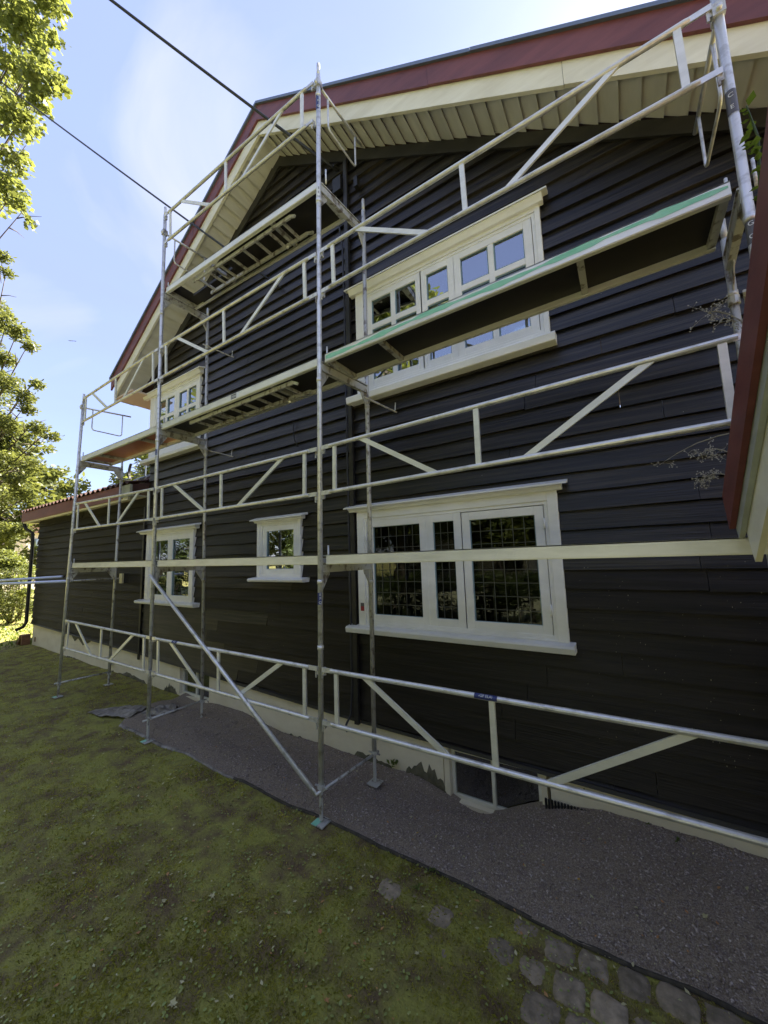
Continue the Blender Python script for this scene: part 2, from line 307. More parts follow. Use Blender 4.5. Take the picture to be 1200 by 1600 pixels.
# crumpled fabric lying on the lawn at the far end of the mat
def fabric(name, c, L_, Wd, ang, hgt, seed, label):
    n, m = 46, 24; rs = np.random.RandomState(seed)
    U, Vv = np.meshgrid(np.linspace(-1, 1, n), np.linspace(-1, 1, m), indexing='ij')
    taper = .35+.65*smooth(-1, -.1, U)
    x = U*L_/2; y = Vv*Wd/2*taper
    fold = np.abs(np.sin(Vv*3.1+U*2.4+seed))*.5+np.abs(np.sin(U*6+Vv*2))*.3+vnoise(U*9+20, Vv*9+20, 1., seed)*.5
    z = hgt*fold*(1-.5*np.abs(Vv))*smooth(-1.05, .2, U)+.018
    ca, sa = math.cos(ang), math.sin(ang); Xw = c[0]+x*ca-y*sa; Yw = c[1]+x*sa+y*ca; Zw = H(Xw, Yw)+z
    V1 = np.stack([Xw.ravel(), Yw.ravel(), Zw.ravel()], -1); V2 = V1.copy(); V2[:, 2] -= .008
    i, j = np.meshgrid(np.arange(n-1), np.arange(m-1), indexing='ij'); i = i.ravel(); j = j.ravel()
    F1 = np.stack([i*m+j, (i+1)*m+j, (i+1)*m+j+1, i*m+j+1], -1); F2 = F1[:, ::-1]+n*m
    rim = [i_*m for i_ in range(n)]+[(n-1)*m+j_ for j_ in range(1, m)]+[i_*m+m-1 for i_ in range(n-2, -1, -1)]+[j_ for j_ in range(m-2, 0, -1)]
    F3 = np.array([(rim[(k+1) % len(rim)], rim[k], rim[k]+n*m, rim[(k+1) % len(rim)]+n*m) for k in range(len(rim))])
    Vv_ = np.concatenate([V1, V2]); org = np.array([c[0], c[1], -.5]); Vv_ -= org
    o = npmesh(name, Vv_, np.concatenate([F1, F2, F3]), M['tarp'], smooth=True); o.location = org
    tag(o, label, 'tarpaulin'); return o
fabric('fabric_sheet', (-4.55, .22), .95, .42, .35, .07, 4, 'crumpled grey ground fabric folded over on the lawn beside the cellar window')
fabric('fabric_sheet', (-3.95, .52), .6, .3, .8, .11, 9, 'bunched roll of dark ground fabric between the scaffold foot and the cellar window')

# pebbles and chips on the gravel (nobody could count them)
rs = np.random.RandomState(7)
n = 46000; px = -4.1+rs.rand(n)**.6*8.3; py = edge_y(px)+.03+rs.rand(n)*(1.17-edge_y(px)-.03)
px = np.where(px > 4.2, 4.2, px)
sz = (.0022+.0085*rs.rand(n)**4); pz = gravel_z(px, py)+sz*.3
base = np.array([[1,0,0],[0,1,0],[-1,0,0],[0,-1,0],[0,0,1],[0,0,-1]], float); bf = np.array([[0,1,4],[1,2,4],[2,3,4],[3,0,4],[1,0,5],[2,1,5],[3,2,5],[0,3,5]])
ang = rs.rand(n)*2*PI; stretch = 1+1.4*rs.rand(n)**3*2
bx = base[None, :, 0]*stretch[:, None]; by = np.repeat(base[None, :, 1], n, 0); bz = base[None, :, 2]*.7*np.ones((n, 1))
jit = 1+.35*(rs.rand(n, 6)-.5)
X_ = (bx*np.cos(ang)[:, None]-by*np.sin(ang)[:, None])*sz[:, None]*jit+px[:, None]
Y_ = (bx*np.sin(ang)[:, None]+by*np.cos(ang)[:, None])*sz[:, None]*jit+py[:, None]
Z_ = bz*sz[:, None]+pz[:, None]
V = np.stack([X_.ravel(), Y_.ravel(), Z_.ravel()], -1); Fc = (bf[None]+np.arange(n)[:, None, None]*6).reshape(-1, 3)
o = npmesh('pebbles', V, Fc, M['peb']); o['kind'] = 'stuff'; o['label'] = 'dark gravel chippings over the fabric mat along the wall'; o['category'] = 'gravel'

# short mossy grass (stuff)
def blades(name, n, region, m_, hmin, hmax, wid, seed, lean=.9, dens=None, label='', cat='grass'):
    rs = np.random.RandomState(seed); x0, x1, y0, y1 = region
    # density falls with distance from the viewer's side of the lawn
    x = x0+(x1-x0)*rs.rand(n*3); y = y0+(y1-y0)*rs.rand(n*3)
    d = np.hypot(x-CAMP.x, y-CAMP.y); p = np.clip(3.2/(d+.6), .05, 1)**1.5
    ok = (rs.rand(n*3) < p) & ~((y > edge_y(x)-.03+.075*vnoise(x, y, .12, 17)*vnoise(x, y, .5, 18)) & (y < 1.25) & (x > -4.3)) & ~((y > 1.15) & (x > -12.3))
    if dens is not None: ok &= rs.rand(n*3) < dens(x, y)
    x = x[ok][:n]; y = y[ok][:n]; k = len(x); d = np.hypot(x-CAMP.x, y-CAMP.y)
    z = zl(x, y); h = (hmin+(hmax-hmin)*rs.rand(k)**2)*(.7+.6*vnoise(x, y, .35, 11)); w = wid*(.7+.6*rs.rand(k))*(1+d*.12)
    a = rs.rand(k)*2*PI; la = rs.rand(k)*2*PI; ll = lean*rs.rand(k)
    dx = np.cos(a)*w; dy = np.sin(a)*w; tx = np.cos(la)*ll*h; ty = np.sin(la)*ll*h
    P = np.stack([np.stack([x-dx, y-dy, z-.004], -1), np.stack([x+dx, y+dy, z-.004], -1),
                  np.stack([x+dx*.7+tx*.4, y+dy*.7+ty*.4, z+h*.6], -1), np.stack([x+tx, y+ty, z+h*np.sqrt(np.clip(1-ll*.62, .05, 1))], -1)], 1)
    V = P.reshape(-1, 3); Fc = np.arange(k*4).reshape(-1, 4)
    o = npmesh(name, V, Fc, m_); o['kind'] = 'stuff'; o['label'] = label; o['category'] = cat; return o
bald = lambda x, y: np.clip(.15+1.9*(vnoise(x, y, .6, 21)*.5+vnoise(x, y, .2, 22)*.5+vnoise(x, y, .07, 23)*.35-.42), .03, 1)*(1-.35*smooth(.5, 1.6, x)*smooth(-.75, -.3, y))
blades('grass', 380000, (-13.5, 4.2, -3.4, 1.2), M['grass'],   .006, .026, .0012, 1, lean=1.5, dens=bald, label='short mossy green turf of the shaded lawn')
blades('dry_grass', 26000, (-13.5, 4.2, -3.4, 1.2), M['grass_dry'], .006, .02, .0014, 2, lean=1.6, dens=lambda x, y: .25+.75*vnoise(x, y, .5, 33), label='dry straw-coloured blades scattered in the mossy lawn')
blades('far_grass', 110000, (-34, -12.3, -6, 9), M['leaf_bush'], .04, .11, .008, 3, label='sunlit grass beyond the house corner')
# clover leaves and crumbs: little round leaves lying in the turf
rs = np.random.RandomState(12); n = 7000
x = -11+15*rs.rand(n*4); y = -3.3+4.4*rs.rand(n*4); d = np.hypot(x-CAMP.x, y-CAMP.y)
ok = (rs.rand(n*4) < np.clip(2.2/(d+.3), 0, 1)**1.3) & ~((y > edge_y(x)) & (x > -4.3)) & (vnoise(x, y, .4, 41) > .42)
x = x[ok][:n]; y = y[ok][:n]; k = len(x); s_ = .003+.006*rs.rand(k); a = rs.rand(k)*6.28; tl = .5*(rs.rand(k, 2)-.5)
oc = np.array([[math.cos(q), math.sin(q)] for q in np.arange(6)*PI/3])
lx = (oc[None, :, 0]*np.cos(a)[:, None]*1.3-oc[None, :, 1]*np.sin(a)[:, None])*s_[:, None]; ly = (oc[None, :, 0]*np.sin(a)[:, None]*1.3+oc[None, :, 1]*np.cos(a)[:, None])*s_[:, None]
zz = zl(x, y)[:, None]+.014+lx*tl[:, :1]*1.5+ly*tl[:, 1:]*1.5
o = npmesh('clover', np.stack([(x[:, None]+lx).ravel(), (y[:, None]+ly).ravel(), zz.ravel()], -1), np.arange(k*6).reshape(-1, 6), leaf_mat('clover_leaf', (.20, .28, .07), (.42, .44, .15), .2, (.2, .3, .04), 6))
o['kind'] = 'stuff'; o['label'] = 'small round clover leaves in the lawn'; o['category'] = 'ground cover'

# cobbles sunk in the turf along the mat
path = thing('cobble_edging', 'old square cobblestones half sunk in moss beside the gravel strip', 'cobblestones', (2.0, -.2, -.5))
rnd = random.Random(5)
def cobble(cx, cy, w, l, a, h):
    n = 9; vs = []; ca, sa = math.cos(a), math.sin(a)
    rim = []
    for k in range(16):
        q = 2*PI*k/16; c, s = math.cos(q), math.sin(q); e = 5.0
        rr_ = 1/((abs(c)**e+abs(s)**e)**(1/e)); rr_ *= 1+.12*(rnd.random()-.5)
        rim.append((c*rr_*w/2, s*rr_*l/2))
    z0 = Hs(cx, cy)
    mbx = MB(); P = []
    for f, dz in ((1.03, -.04), (1.0, h-.012), (.93, h-.003), (.6, h+.003)):
        for (u, v) in rim: P.append((cx+(u*ca-v*sa)*f, cy+(u*sa+v*ca)*f, z0+dz+.004*(rnd.random()-.5)))
    P.append((cx, cy, z0+h+.004))
    Fs = [(r*16+k, r*16+(k+1) % 16, (r+1)*16+(k+1) % 16, (r+1)*16+k) for r in range(3) for k in range(16)]
    Fs += [(48+k, 48+(k+1) % 16, 64) for k in range(16)]
    mbx.add(P, Fs); mbx.build('cobble', M['cobble'], path, smooth=True)
for row, (yo, st, h) in enumerate([(-.095, .185, .019), (-.285, .19, .021), (-.475, .2, .012)]):
    x = .75+.06*row
    while x < 3.6:
        if rnd.random() < (.97 if x > 1.8 else .5 if row < 2 else .25):
            cobble(x, yo+float(edge_y(x))*.9+.03*(rnd.random()-.5), .155+.03*rnd.random(), .155+.03*rnd.random(), .14*(rnd.random()-.5), h*(.4+.9*rnd.random())-(.020 if x < 1.8 else .006))
        x += st*(1+.1*(rnd.random()-.5))

# ------------------------------------------------------------------ house
WY = 1.15                                          # nominal face of the weatherboards
house = thing('house', 'black weatherboarded gabled house with white windows and red bargeboards behind the scaffold', 'house', (-1.85, 1.15, -.5))
AX, AZ, SR, SL = -1.85, 8.5, .60, .665              # gable apex on the wall, slopes right and left
def roofz(x): return AZ-(SR*(x-AX) if x > AX else SL*(AX-x))
OPEN = [(-.40, 1.93, 1.0, 2.40), (-.34, 2.00, 3.90, 5.37), (-5.80, -3.97, 3.97, 5.37), (-5.72, -4.04, 1.12, 2.47), (-2.32, -1.39, 1.56, 2.42)]
ROW = .1765; rnd = random.Random(11)
LOWP = ([-12.4, -5.85, -.48, 5.0], [.235, .075, -.115, -.21])
def low(x): return float(np.interp(x, *LOWP))
def board(x0, x1, x0t, x1t, z0, z1, m_):
    if max(low(x0), low(x1)) > z0 and min(low(x0), low(x1)) > z1-.004: return
    n = max(1, int((x1-x0)/.55)); vs = []; ph = rnd.random()*9
    ty = .006*(rnd.random()-.5)
    for k in range(n+1):
        f = k/n; xb = x0+(x1-x0)*f; xt = x0t+(x1t-x0t)*f
        wv = .005*math.sin(xb*1.9+ph)+.004*math.sin(xb*5.3+ph*2); oy = ty+.003*math.sin(xb*2.7+ph*3)
        fy = WY-.030+oy; z0_, z1_ = z0, z1; z0k = max(z0, low(xb)); z1k = max(z1, z0k+.002)
        vs += [(xb, fy, z0k+wv), (xb, WY+.05, z0k+wv*.3), (xt, WY+.05, z1k), (xt, WY+.004, z1k), (xb*.5+xt*.5, fy+.0035, z0k+(z1k-z0k)*.1+wv)]
    fs = []
    for k in range(n):
        a = k*5; b = a+5
        for p, q in ((0, 1), (1, 2), (2, 3), (3, 4), (4, 0)): fs.append((a+p, a+q, b+q, b+p))
    fs += [(0, 4, 3, 2, 1), tuple(n*5+q for q in (0, 1, 2, 3, 4))]
    mbx = MB(); mbx.add(vs, fs); mbx.build('weatherboard', m_, house)
def rows(xa, xb, zstart, zlo, zhi, cuts, gable):
    k0 = math.floor((zlo-zstart)/ROW); z = zstart+k0*ROW
    while z < zhi:
        z0 = max(z, zlo); z1 = min(z+ROW, zhi)
        if z1-z0 > .02:
            lo, hi, lot, hit = xa, xb, xa, xb
            if gable:
                lo = max(xa, AX-(AZ-z0)/SL); lot = max(xa, AX-(AZ-z1)/SL); hi = min(xb, AX+(AZ-z0)/SR); hit = min(xb, AX+(AZ-z1)/SR)
            if hi > lo+.02:
                iv = [(lo, hi, lot, max(hit, lot+.001))]
                for (cx0, cx1, cz0, cz1) in OPEN:
                    if z1 > cz0+.03 and z0 < cz1-.03:
                        nw = []
                        for (a, b, at, bt) in iv:
                            if b <= cx0 or a >= cx1: nw.append((a, b, at, bt)); continue
                            if z1 > cz1+.01: board(max(a, cx0+.03), min(b, cx1-.03), max(a, cx0+.03), min(b, cx1-.03), max(z0, cz1-.01), z1, M['board'])
                            if z0 < cz0-.01: board(max(a, cx0+.03), min(b, cx1-.03), max(a, cx0+.03), min(b, cx1-.03), z0, cz0+.01, M['board_new'] if z0 < 1.67 and a > -4.2 else M['board'])
                            if a < cx0+.03-.02: nw.append((a, cx0+.03, at, cx0+.03))
                            if b > cx1-.03+.02: nw.append((cx1-.03, b, cx1-.03, bt))
                        iv = nw
                for (a, b, at, bt) in iv:
                    # a few butt joints in long runs
                    br = [0] if b-a < 2.3 or abs(at-a) > .01 or abs(bt-b) > .01 else [0, .3+.4*rnd.random()]
                    br.append(1)
                    for q in range(len(br)-1):
                        s0 = a+(b-a)*br[q]+(.004 if q else 0); s1 = a+(b-a)*br[q+1]; t0 = at if q == 0 else s0; t1 = bt if q == len(br)-2 else s1
                        zm = (z0+z1)/2; xm = (s0+s1)/2
                        fresh = (zm < 1.67 and s0 > -4.2) and not (zm > 1.35 and xm < -2.3)
                        board(s0, s1, t0, t1, z0, z1, M['board_new'] if fresh else M['board_ext'] if xb < -5.87 else M['board'])
        z += ROW
rows(-.455, 5.0, .240, -.24, 8.5, OPEN, True)
rows(-5.86, -.465, .162, -.14, 3.20, OPEN, True)
rows(-5.80, -.465, .162, 3.2, 8.5, OPEN, True)
rows(-12.35, -5.88, .20, .02, 3.22, OPEN, False)
# corner edge of the upper wall: board ends read as steps, side walls close the volume
mb = MB(); mb.box((-5.79, 1.205, 3.2), (-5.70, 9, 5.75)); mb.box((4.9, 1.205, -.4), (4.99, 9, 4.2)); mb.box((-12.34, 1.205, -.1), (-12.26, 7, 3.2)); mb.box((-12.3, 7, -.5), (-5.8, 7.1, 3.2)); mb.box((-5.8, 8.95, -.5), (4.95, 9.05, 5.6))
mb.build('side_wall', M['dark_trim'], house)
mb = MB()
for k in range(14):
    z = 3.25+k*ROW; mb.prism([(-5.80, 1.15, z), (-5.815, 1.15, z), (-5.80, 1.15, z+ROW)], (0, 3, 0))
mb.build('side_cladding', M['board'], house)
# frieze under the soffit, following both slopes
mb = MB()
mb.prism([(AX, 1.105, AZ), (AX, 1.105, AZ-.17), (4.9, 1.105, roofz(4.9)-.17), (4.9, 1.105, roofz(4.9))], (0, .03, 0)); mb.build('frieze_board', M['dark_trim'], house)
mb = MB()
mb.prism([(AX-.002, 1.105, AZ), (AX-.002, 1.105, AZ-.17), (-5.78, 1.105, roofz(-5.78)-.19), (-5.78, 1.105, roofz(-5.78))], (0, .03, 0)); mb.build('frieze_board', M['dark_trim'], house)
mb = MB(); mb.box((-.49, 1.075, -.16), (-.43, 1.119, 7.5)); mb.build('cover_strip', M['dark_trim'], house)
mb = MB(); mb.box((-5.905, 1.10, -.05), (-5.845, 1.125, 3.0)); mb.build('cover_strip', M['dark_trim'], house)
# bottom drip boards
for a, b in ((-12.37, -5.9), (-5.85, -.5), (-.42, 5.0)):
    z = low(a)-.03; mb = MB(); mb.prism([(a, 1.108, z), (a, 1.20, z), (a, 1.20, z+.03), (a, 1.118, z+.03)], (b-a, 0, low(b)-low(a))); mb.build('drip_board', M['dark_trim'], house)
# foundation pieces round the two cellar windows
BR = (.68, 1.58, -.66, -.22); BL = (-4.46, -3.58, -.46, -.06)
FY = 1.165
def fnd(x0, x1, z0, z1):
    n = max(1, int((x1-x0)/.3)); V = []; 
    mbx = MB()
    for k in range(n):
        a = x0+(x1-x0)*k/n; b = x0+(x1-x0)*(k+1)/n; za = z1 if z1 < -.25 else low(a)-.01; zb = z1 if z1 < -.25 else low(b)-.01
        mbx.add([(a, FY, z0), (b, FY, z0), (b, FY, zb), (a, FY, za), (a, FY+.25, z0), (b, FY+.25, z0), (b, FY+.25, zb), (a, FY+.25, za)],
                [(0, 1, 2, 3), (4, 7, 6, 5), (3, 2, 6, 7), (0, 4, 5, 1)] + ([(0, 3, 7, 4)] if k == 0 else []) + ([(1, 5, 6, 2)] if k == n-1 else []))
    return mbx
mb = MB()
for q in ((-12.3, -5.88, -1, -.055), (-5.88, BL[0]-.06, -1, -.155), (BL[0]-.06, BL[1]+.0, -1, BL[2]-.1), (BL[1], BR[0]-.07, -1, -.155), (BR[0]-.07, BR[1]+.08, -1, BR[2]-.06), (BR[1]+.08, 5.0, -1, -.195)):
    s = fnd(*q); mb.add(s.v, s.f)
mb.build('foundation', M['plaster'], house)
# bare broken patches of plaster at the foot of the wall
def patch(cx, w, h, seed):
    rs_ = random.Random(seed); n = 16; z = Hs(cx, 1.1)-.04; P = []
    for k in range(n+1):
        f = k/n; hh = h*math.sin(PI*f)**.5*(.55+.6*rs_.random()); P.append((cx-w/2+w*f, hh))
    mbx = MB(); vs = [(x, FY-.003, z) for x, _ in P]+[(x, FY-.010-.012*rs_.random(), z+hh*.6) for x, hh in P]+[(x, FY-.002, z+hh+.02) for x, hh in P]
    m_ = len(P); mbx.add(vs, [(r*m_+k, r*m_+k+1, (r+1)*m_+k+1, (r+1)*m_+k) for r in range(2) for k in range(n)]); mbx.build('bare_patch', M['bare'], house)
for a in ((.38, .5, .22, 1), (-.35, .7, .12, 2), (-1.6, .9, .07, 3), (-6.3, 1.3, .10, 4), (-2.6, .8, .05, 5), (-9.4, 1.1, .05, 6), (2.9, .4, .04, 7), (-4.75, .45, .16, 8)): patch(*a)
mb = MB(); mb.prism([(-9.5, 1.153, .17), (-9.2, 1.153, -.01), (-9.0, 1.153, .08), (-8.7, 1.153, -.06), (-8.3, 1.153, .05), (-8.2, 1.153, .14)], (0, .009, 0)); mb.build('damp_stain', M['bare'], house)

# ---- windows ------------------------------------------------------
def frame_rect(mbx, x0, x1, z0, z1, w, y0, y1, wb=None):
    wb = wb or w
    mbx.box((x0, y0, z0), (x0+w, y1, z1)); mbx.box((x1-w, y0, z0), (x1, y1, z1))
    mbx.box((x0+w, y0, z1-w), (x1-w, y1, z1)); mbx.box((x0+w, y0, z0), (x1-w, y1, z0+wb))
def rimstrip(mbx, x0, x1, z0, z1, y):              # glazing bead
    w = .012
    for a, b in (((x0, y, z0), (x0+w, y+.012, z1)), ((x1-w, y, z0), (x1, y+.012, z1)), ((x0+w, y, z1-w), (x1-w, y+.012, z1)), ((x0+w, y, z0), (x1-w, y+.012, z0+w))): mbx.box(a, b)
M['bead'] = mat('blue_grey_bead', (.20, .30, .34), .5)
def window(out, hood, sill, sashes, lead=None, split=None):
    x0, x1, z0, z1 = out
    w = thing_part('window', house, ((x0+x1)/2, 1.1, z0))
    yf = 1.092
    cw = .115; n = 0
    sx0 = min(s[0] for s in sashes)-.085; sx1 = max(s[1] for s in sashes)+.085
    sz0 = min(s[2] for s in sashes)-.075; sz1 = max(s[3] for s in sashes)+.075
    fx0, fx1, fz0, fz1 = sx0-.035, sx1+.035, sz0-.03, sz1+.03
    for a, b in (((x0, yf, z0), (fx0, 1.20, z1)), ((fx1, yf, z0), (x1, 1.20, z1))):
        m1 = MB(); m1.box(a, b); m1.build('casing', M['white'], w, bevel=.004)
    m1 = MB(); m1.box((fx0, yf, fz1), (fx1, 1.20, z1)); m1.build('casing', M['white'], w, bevel=.003)
    if fz0 > z0+.005: m1 = MB(); m1.box((fx0, yf, z0), (fx1, 1.20, fz0)); m1.build('casing', M['white'], w, bevel=.003)
    m1 = MB(); frame_rect(m1, fx0, fx1, fz0, fz1, .033, 1.105, 1.24)
    for s, s2 in zip(sashes[:-1], sashes[1:]):
        g0 = s[1]+.085; g1 = s2[0]-.085
        if g1 > g0: m1.box((g0, 1.115, fz0+.03), (g1, 1.24, fz1-.03))
    m1.build('frame', M['white'], w, bevel=.002)
    hx0, hx1, hz0, hz1 = hood
    m1 = MB(); m1.prism([(hx0, 1.0, hz1-.03), (hx0, 1.12, hz1+.012), (hx0, 1.12, hz1-.02), (hx0, 1.0, hz1-.045)], (hx1-hx0, 0, 0))
    m1.prism([(hx0+.05, 1.015, hz1-.046), (hx0+.05, 1.12, hz1-.021), (hx0+.05, 1.12, hz0), (hx0+.05, 1.055, hz0), (hx0+.05, 1.045, hz0+.02)], (hx1-hx0-.1, 0, 0))
    m1.build('head_moulding', M['white'], w)
    qx0, qx1, qz0, qz1 = sill
    m1 = MB(); m1.prism([(qx0, 1.005, qz0+.005), (qx0, .995, qz1-.03), (qx0, 1.01, qz1-.012), (qx0, 1.20, qz1+.012), (qx0, 1.20, qz0), (qx0, 1.02, qz0)], (qx1-qx0, 0, 0))
    m1.build('sill', M['white'], w, bevel=.003)
    for (a, b, c, d, cols) in sashes:
        m1 = MB(); b_ = .08
        frame_rect(m1, a-b_, b+b_, c-b_+.005, d+b_-.005, b_+.003, 1.112, 1.165)
        # panes between glazing bars
        cuts = [a]+[a+(b-a)*k/cols for k in range(1, cols)]+[b]
        for cxx in cuts[1:-1]: m1.box((cxx-.03, 1.116, c), (cxx+.03, 1.16, d))
        zz_ = [(c, d)]
        if split: m1.box((a, 1.119, split-.035), (b, 1.159, split+.035)); zz_ = [(c, split-.035), (split+.035, d)]
        m1.build('sash', M['white'], w, bevel=.003)
        bd = MB()
        for k in range(cols):
            g0 = cuts[k]+(.03 if k else 0); g1 = cuts[k+1]-(.03 if k < cols-1 else 0)
            for (c_, d_) in zz_:
                rimstrip(bd, g0, g1, c_, d_, 1.128)
                p = MB(); p.box((g0+.001, 1.143, c_+.001), (g1-.001, 1.147, d_-.001)); p.build('pane', M['glass_old' if lead else 'glass'], w)
        bd.build('glazing_bead', M['bead'], w)
        if lead:
            lc, lr = lead(a, b), 8; l_ = MB()
            for k in range(1, lc): xx = a+(b-a)*k/lc; l_.box((xx-.0026, 1.136, c), (xx+.0026, 1.1425, d))
            for k in range(1, lr): z_ = c+(d-c)*k/lr; l_.box((a, 1.1365, z_-.0026), (b, 1.1422, z_+.0026))
            l_.build('lead_lattice', M['lead'], w)
    return w
def thing_part(name, parent, loc):
    o = bpy.data.objects.new(name, None); COL.objects.link(o); o.parent = parent
    o.location = Vector(loc)-ORG[parent]; ORG[o] = Vector(loc); o.empty_display_size = .1; return o
w1 = window((-.40, 1.93, 1.0, 2.40), (-.54, 2.03, 2.385, 2.47), (-.54, 1.98, .915, 1.0),
       [(-.175, .475, 1.125, 2.19, 1), (.635, .89, 1.125, 2.19, 1), (1.06, 1.72, 1.125, 2.18, 1)], lead=lambda a, b: 3 if b-a < .4 else 6)
w2 = window((-.34, 2.00, 3.90, 5.37), (-.46, 2.09, 5.32, 5.43), (-.46, 2.05, 3.80, 3.905),
       [(-.10, .56, 4.07, 5.17, 2), (.70, .98, 4.07, 5.17, 1), (1.13, 1.83, 4.07, 5.17, 2)], split=4.80)
w3 = window((-5.80, -3.97, 3.97, 5.37), (-6.05, -3.85, 5.32, 5.43), (-5.95, -3.80, 3.89, 3.98),
       [(-5.50, -4.88, 4.12, 5.17, 2), (-4.72, -4.12, 4.12, 5.17, 2)], split=4.80)
w4 = window((-5.72, -4.04, 1.12, 2.47), (-5.95, -3.85, 2.42, 2.51), (-5.92, -3.85, 1.05, 1.12),
       [(-5.48, -4.93, 1.22, 2.27, 1), (-4.77, -4.19, 1.22, 2.27, 1)])
w5 = window((-2.32, -1.39, 1.56, 2.42), (-2.38, -1.27, 2.385, 2.46), (-2.42, -1.27, 1.505, 1.565),
       [(-2.13, -1.545, 1.68, 2.26, 1)])
# hinges and the little red alarm sticker on the large window
for x, z in ((1.803, 2.08), (1.803, 1.28), (-.262, 2.05), (-.262, 1.3)):
    mb = MB(); mb.tube([(x, 1.098, z-.05), (x, 1.098, z+.05)], .009, 8); mb.build('hinge', M['white'], w1, smooth=True)
mb = MB(); mb.box((-.365, 1.089, 1.17), (-.315, 1.0915, 1.245)); mb.build('alarm_sticker', M['stickr'], w1)
mb = MB(); mb.box((-.365, 1.0885, 1.225), (-.315, 1.0915, 1.265)); mb.build('alarm_sticker', M['stickg'], w1)
# rooms behind the glass
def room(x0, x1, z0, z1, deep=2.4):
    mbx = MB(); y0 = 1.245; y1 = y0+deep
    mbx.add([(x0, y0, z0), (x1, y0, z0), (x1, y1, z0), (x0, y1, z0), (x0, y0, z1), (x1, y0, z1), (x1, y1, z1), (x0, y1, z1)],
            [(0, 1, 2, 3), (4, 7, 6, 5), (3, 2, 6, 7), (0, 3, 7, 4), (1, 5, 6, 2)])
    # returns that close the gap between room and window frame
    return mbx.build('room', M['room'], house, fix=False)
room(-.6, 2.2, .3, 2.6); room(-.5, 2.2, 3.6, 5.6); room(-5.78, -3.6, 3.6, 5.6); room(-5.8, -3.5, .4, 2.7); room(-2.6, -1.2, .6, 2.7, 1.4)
def curtain(x0, x1, z0, z1, y=1.30, waves=5):
    n = 40; vs = []
    for k in range(n+1):
        x = x0+(x1-x0)*k/n; yy = y+.025*math.sin(k/n*waves*2*PI); vs += [(x, yy, z0), (x, yy, z1), (x, yy+.004, z0), (x, yy+.004, z1)]
    mbx = MB(); mbx.add(vs, [(k*4, k*4+4, k*4+5, k*4+1) for k in range(n)]+[(k*4+2, k*4+3, k*4+7, k*4+6) for k in range(n)]); return mbx.build('curtain', M['curtain'], house, smooth=True)
curtain(-5.72, -5.3, 1.0, 2.4); curtain(-4.35, -4.05, 1.0, 2.4); curtain(-5.7, -5.35, 4.0, 5.4); curtain(-.45, -.22, 1.0, 2.4, waves=3)
# things on the inner sill of the large window
def pot(x, z, r, h, lab):
    m1 = MB(); m1.lathe((x, 1.36, z), [(r*.7, 0), (r, h*.3), (r*1.02, h*.7), (r*.9, h), (r*.8, h), (r*.75, h*.9), (0.001, h*.88)], 18)
    solo('flower_pot', m1, M['pot'], lab, 'pot', smooth=True)
mb = MB(); mb.box((-.5, 1.247, 1.04), (2.1, 1.5, 1.08)); mb.build('window_board', M['room'], w1)
pot(1.42, 1.08, .075, .15, 'cream glazed pot behind the right leaded pane of the large lower window')
pot(1.66, 1.08, .05, .09, 'smaller dim pot at the right end of the inner sill of the large lower window')
pot(.12, 1.08, .05, .10, 'small pot behind the left leaded pane of the large lower window')
m1 = MB(); m1.lathe((1.20, 1.36, 1.08), [(.045, 0), (.04, .012), (.012, .03), (.012, .14), (.02, .15), (.011, .16), (.011, .36), (.002, .37)], 12)
solo('candlestick', m1, M['pot'], 'tall pale candle in its holder behind the right leaded pane', 'candlestick', smooth=True)

# cellar windows
def cellar(q, bars, mull):
    x0, x1, z0, z1 = q; w = thing_part('cellar_window', house, ((x0+x1)/2, 1.2, z0)); ztop = z1+.06
    m1 = MB(); f = .035
    m1.box((x0-.06, FY-.006, z0-.05), (x0-.0, FY+.20, ztop)); m1.box((x1, FY+.004, z0-.05), (x1+.05, FY+.20, ztop))
    m1.box((x0, FY-.01, z0-.07), (x1, FY+.16, z0-.025)); m1.build('reveal', M['plaster'], w)
    m1 = MB(); frame_rect(m1, x0+.001, x1-.001, z0-.024, z1+.02, f, FY+.05, FY+.09)
    for x in mull: m1.box((x-.016, FY+.045, z0), (x+.016, FY+.088, z1))
    m1.build('frame', M['barge'], w)
    m1 = MB()
    for x in bars: m1.tube([(x, FY+.13, z0), (x, FY+.13, z1)], .007, 6)
    if bars: m1.build('grille', M['black'], w)
    m1 = MB(); m1.box((x0+.02, FY+.068, z0), (x1-.02, FY+.072, z1)); m1.build('pane', M['glass'], w)
    m1 = MB(); y1 = FY+.9; y0 = FY+.2
    m1.add([(x0-.1, y0, z0-.1), (x1+.1, y0, z0-.1), (x1+.1, y1, z0-.1), (x0-.1, y1, z0-.1), (x0-.1, y0, z1+.1), (x1+.1, y0, z1+.1), (x1+.1, y1, z1+.1), (x0-.1, y1, z1+.1)],
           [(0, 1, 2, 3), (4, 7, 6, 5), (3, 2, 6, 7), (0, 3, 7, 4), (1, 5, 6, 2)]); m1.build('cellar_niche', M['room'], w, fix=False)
cellar(BR, [.90, 1.32], [1.12]); cellar(BL, [], [-4.02])
mb = MB()
for k in range(18): x = 1.62+k*.026; mb.tube([(x, 1.12, -.55), (x, 1.13, -.385)], .011, 6)
mb.build('drainage_membrane', M['black'], house)

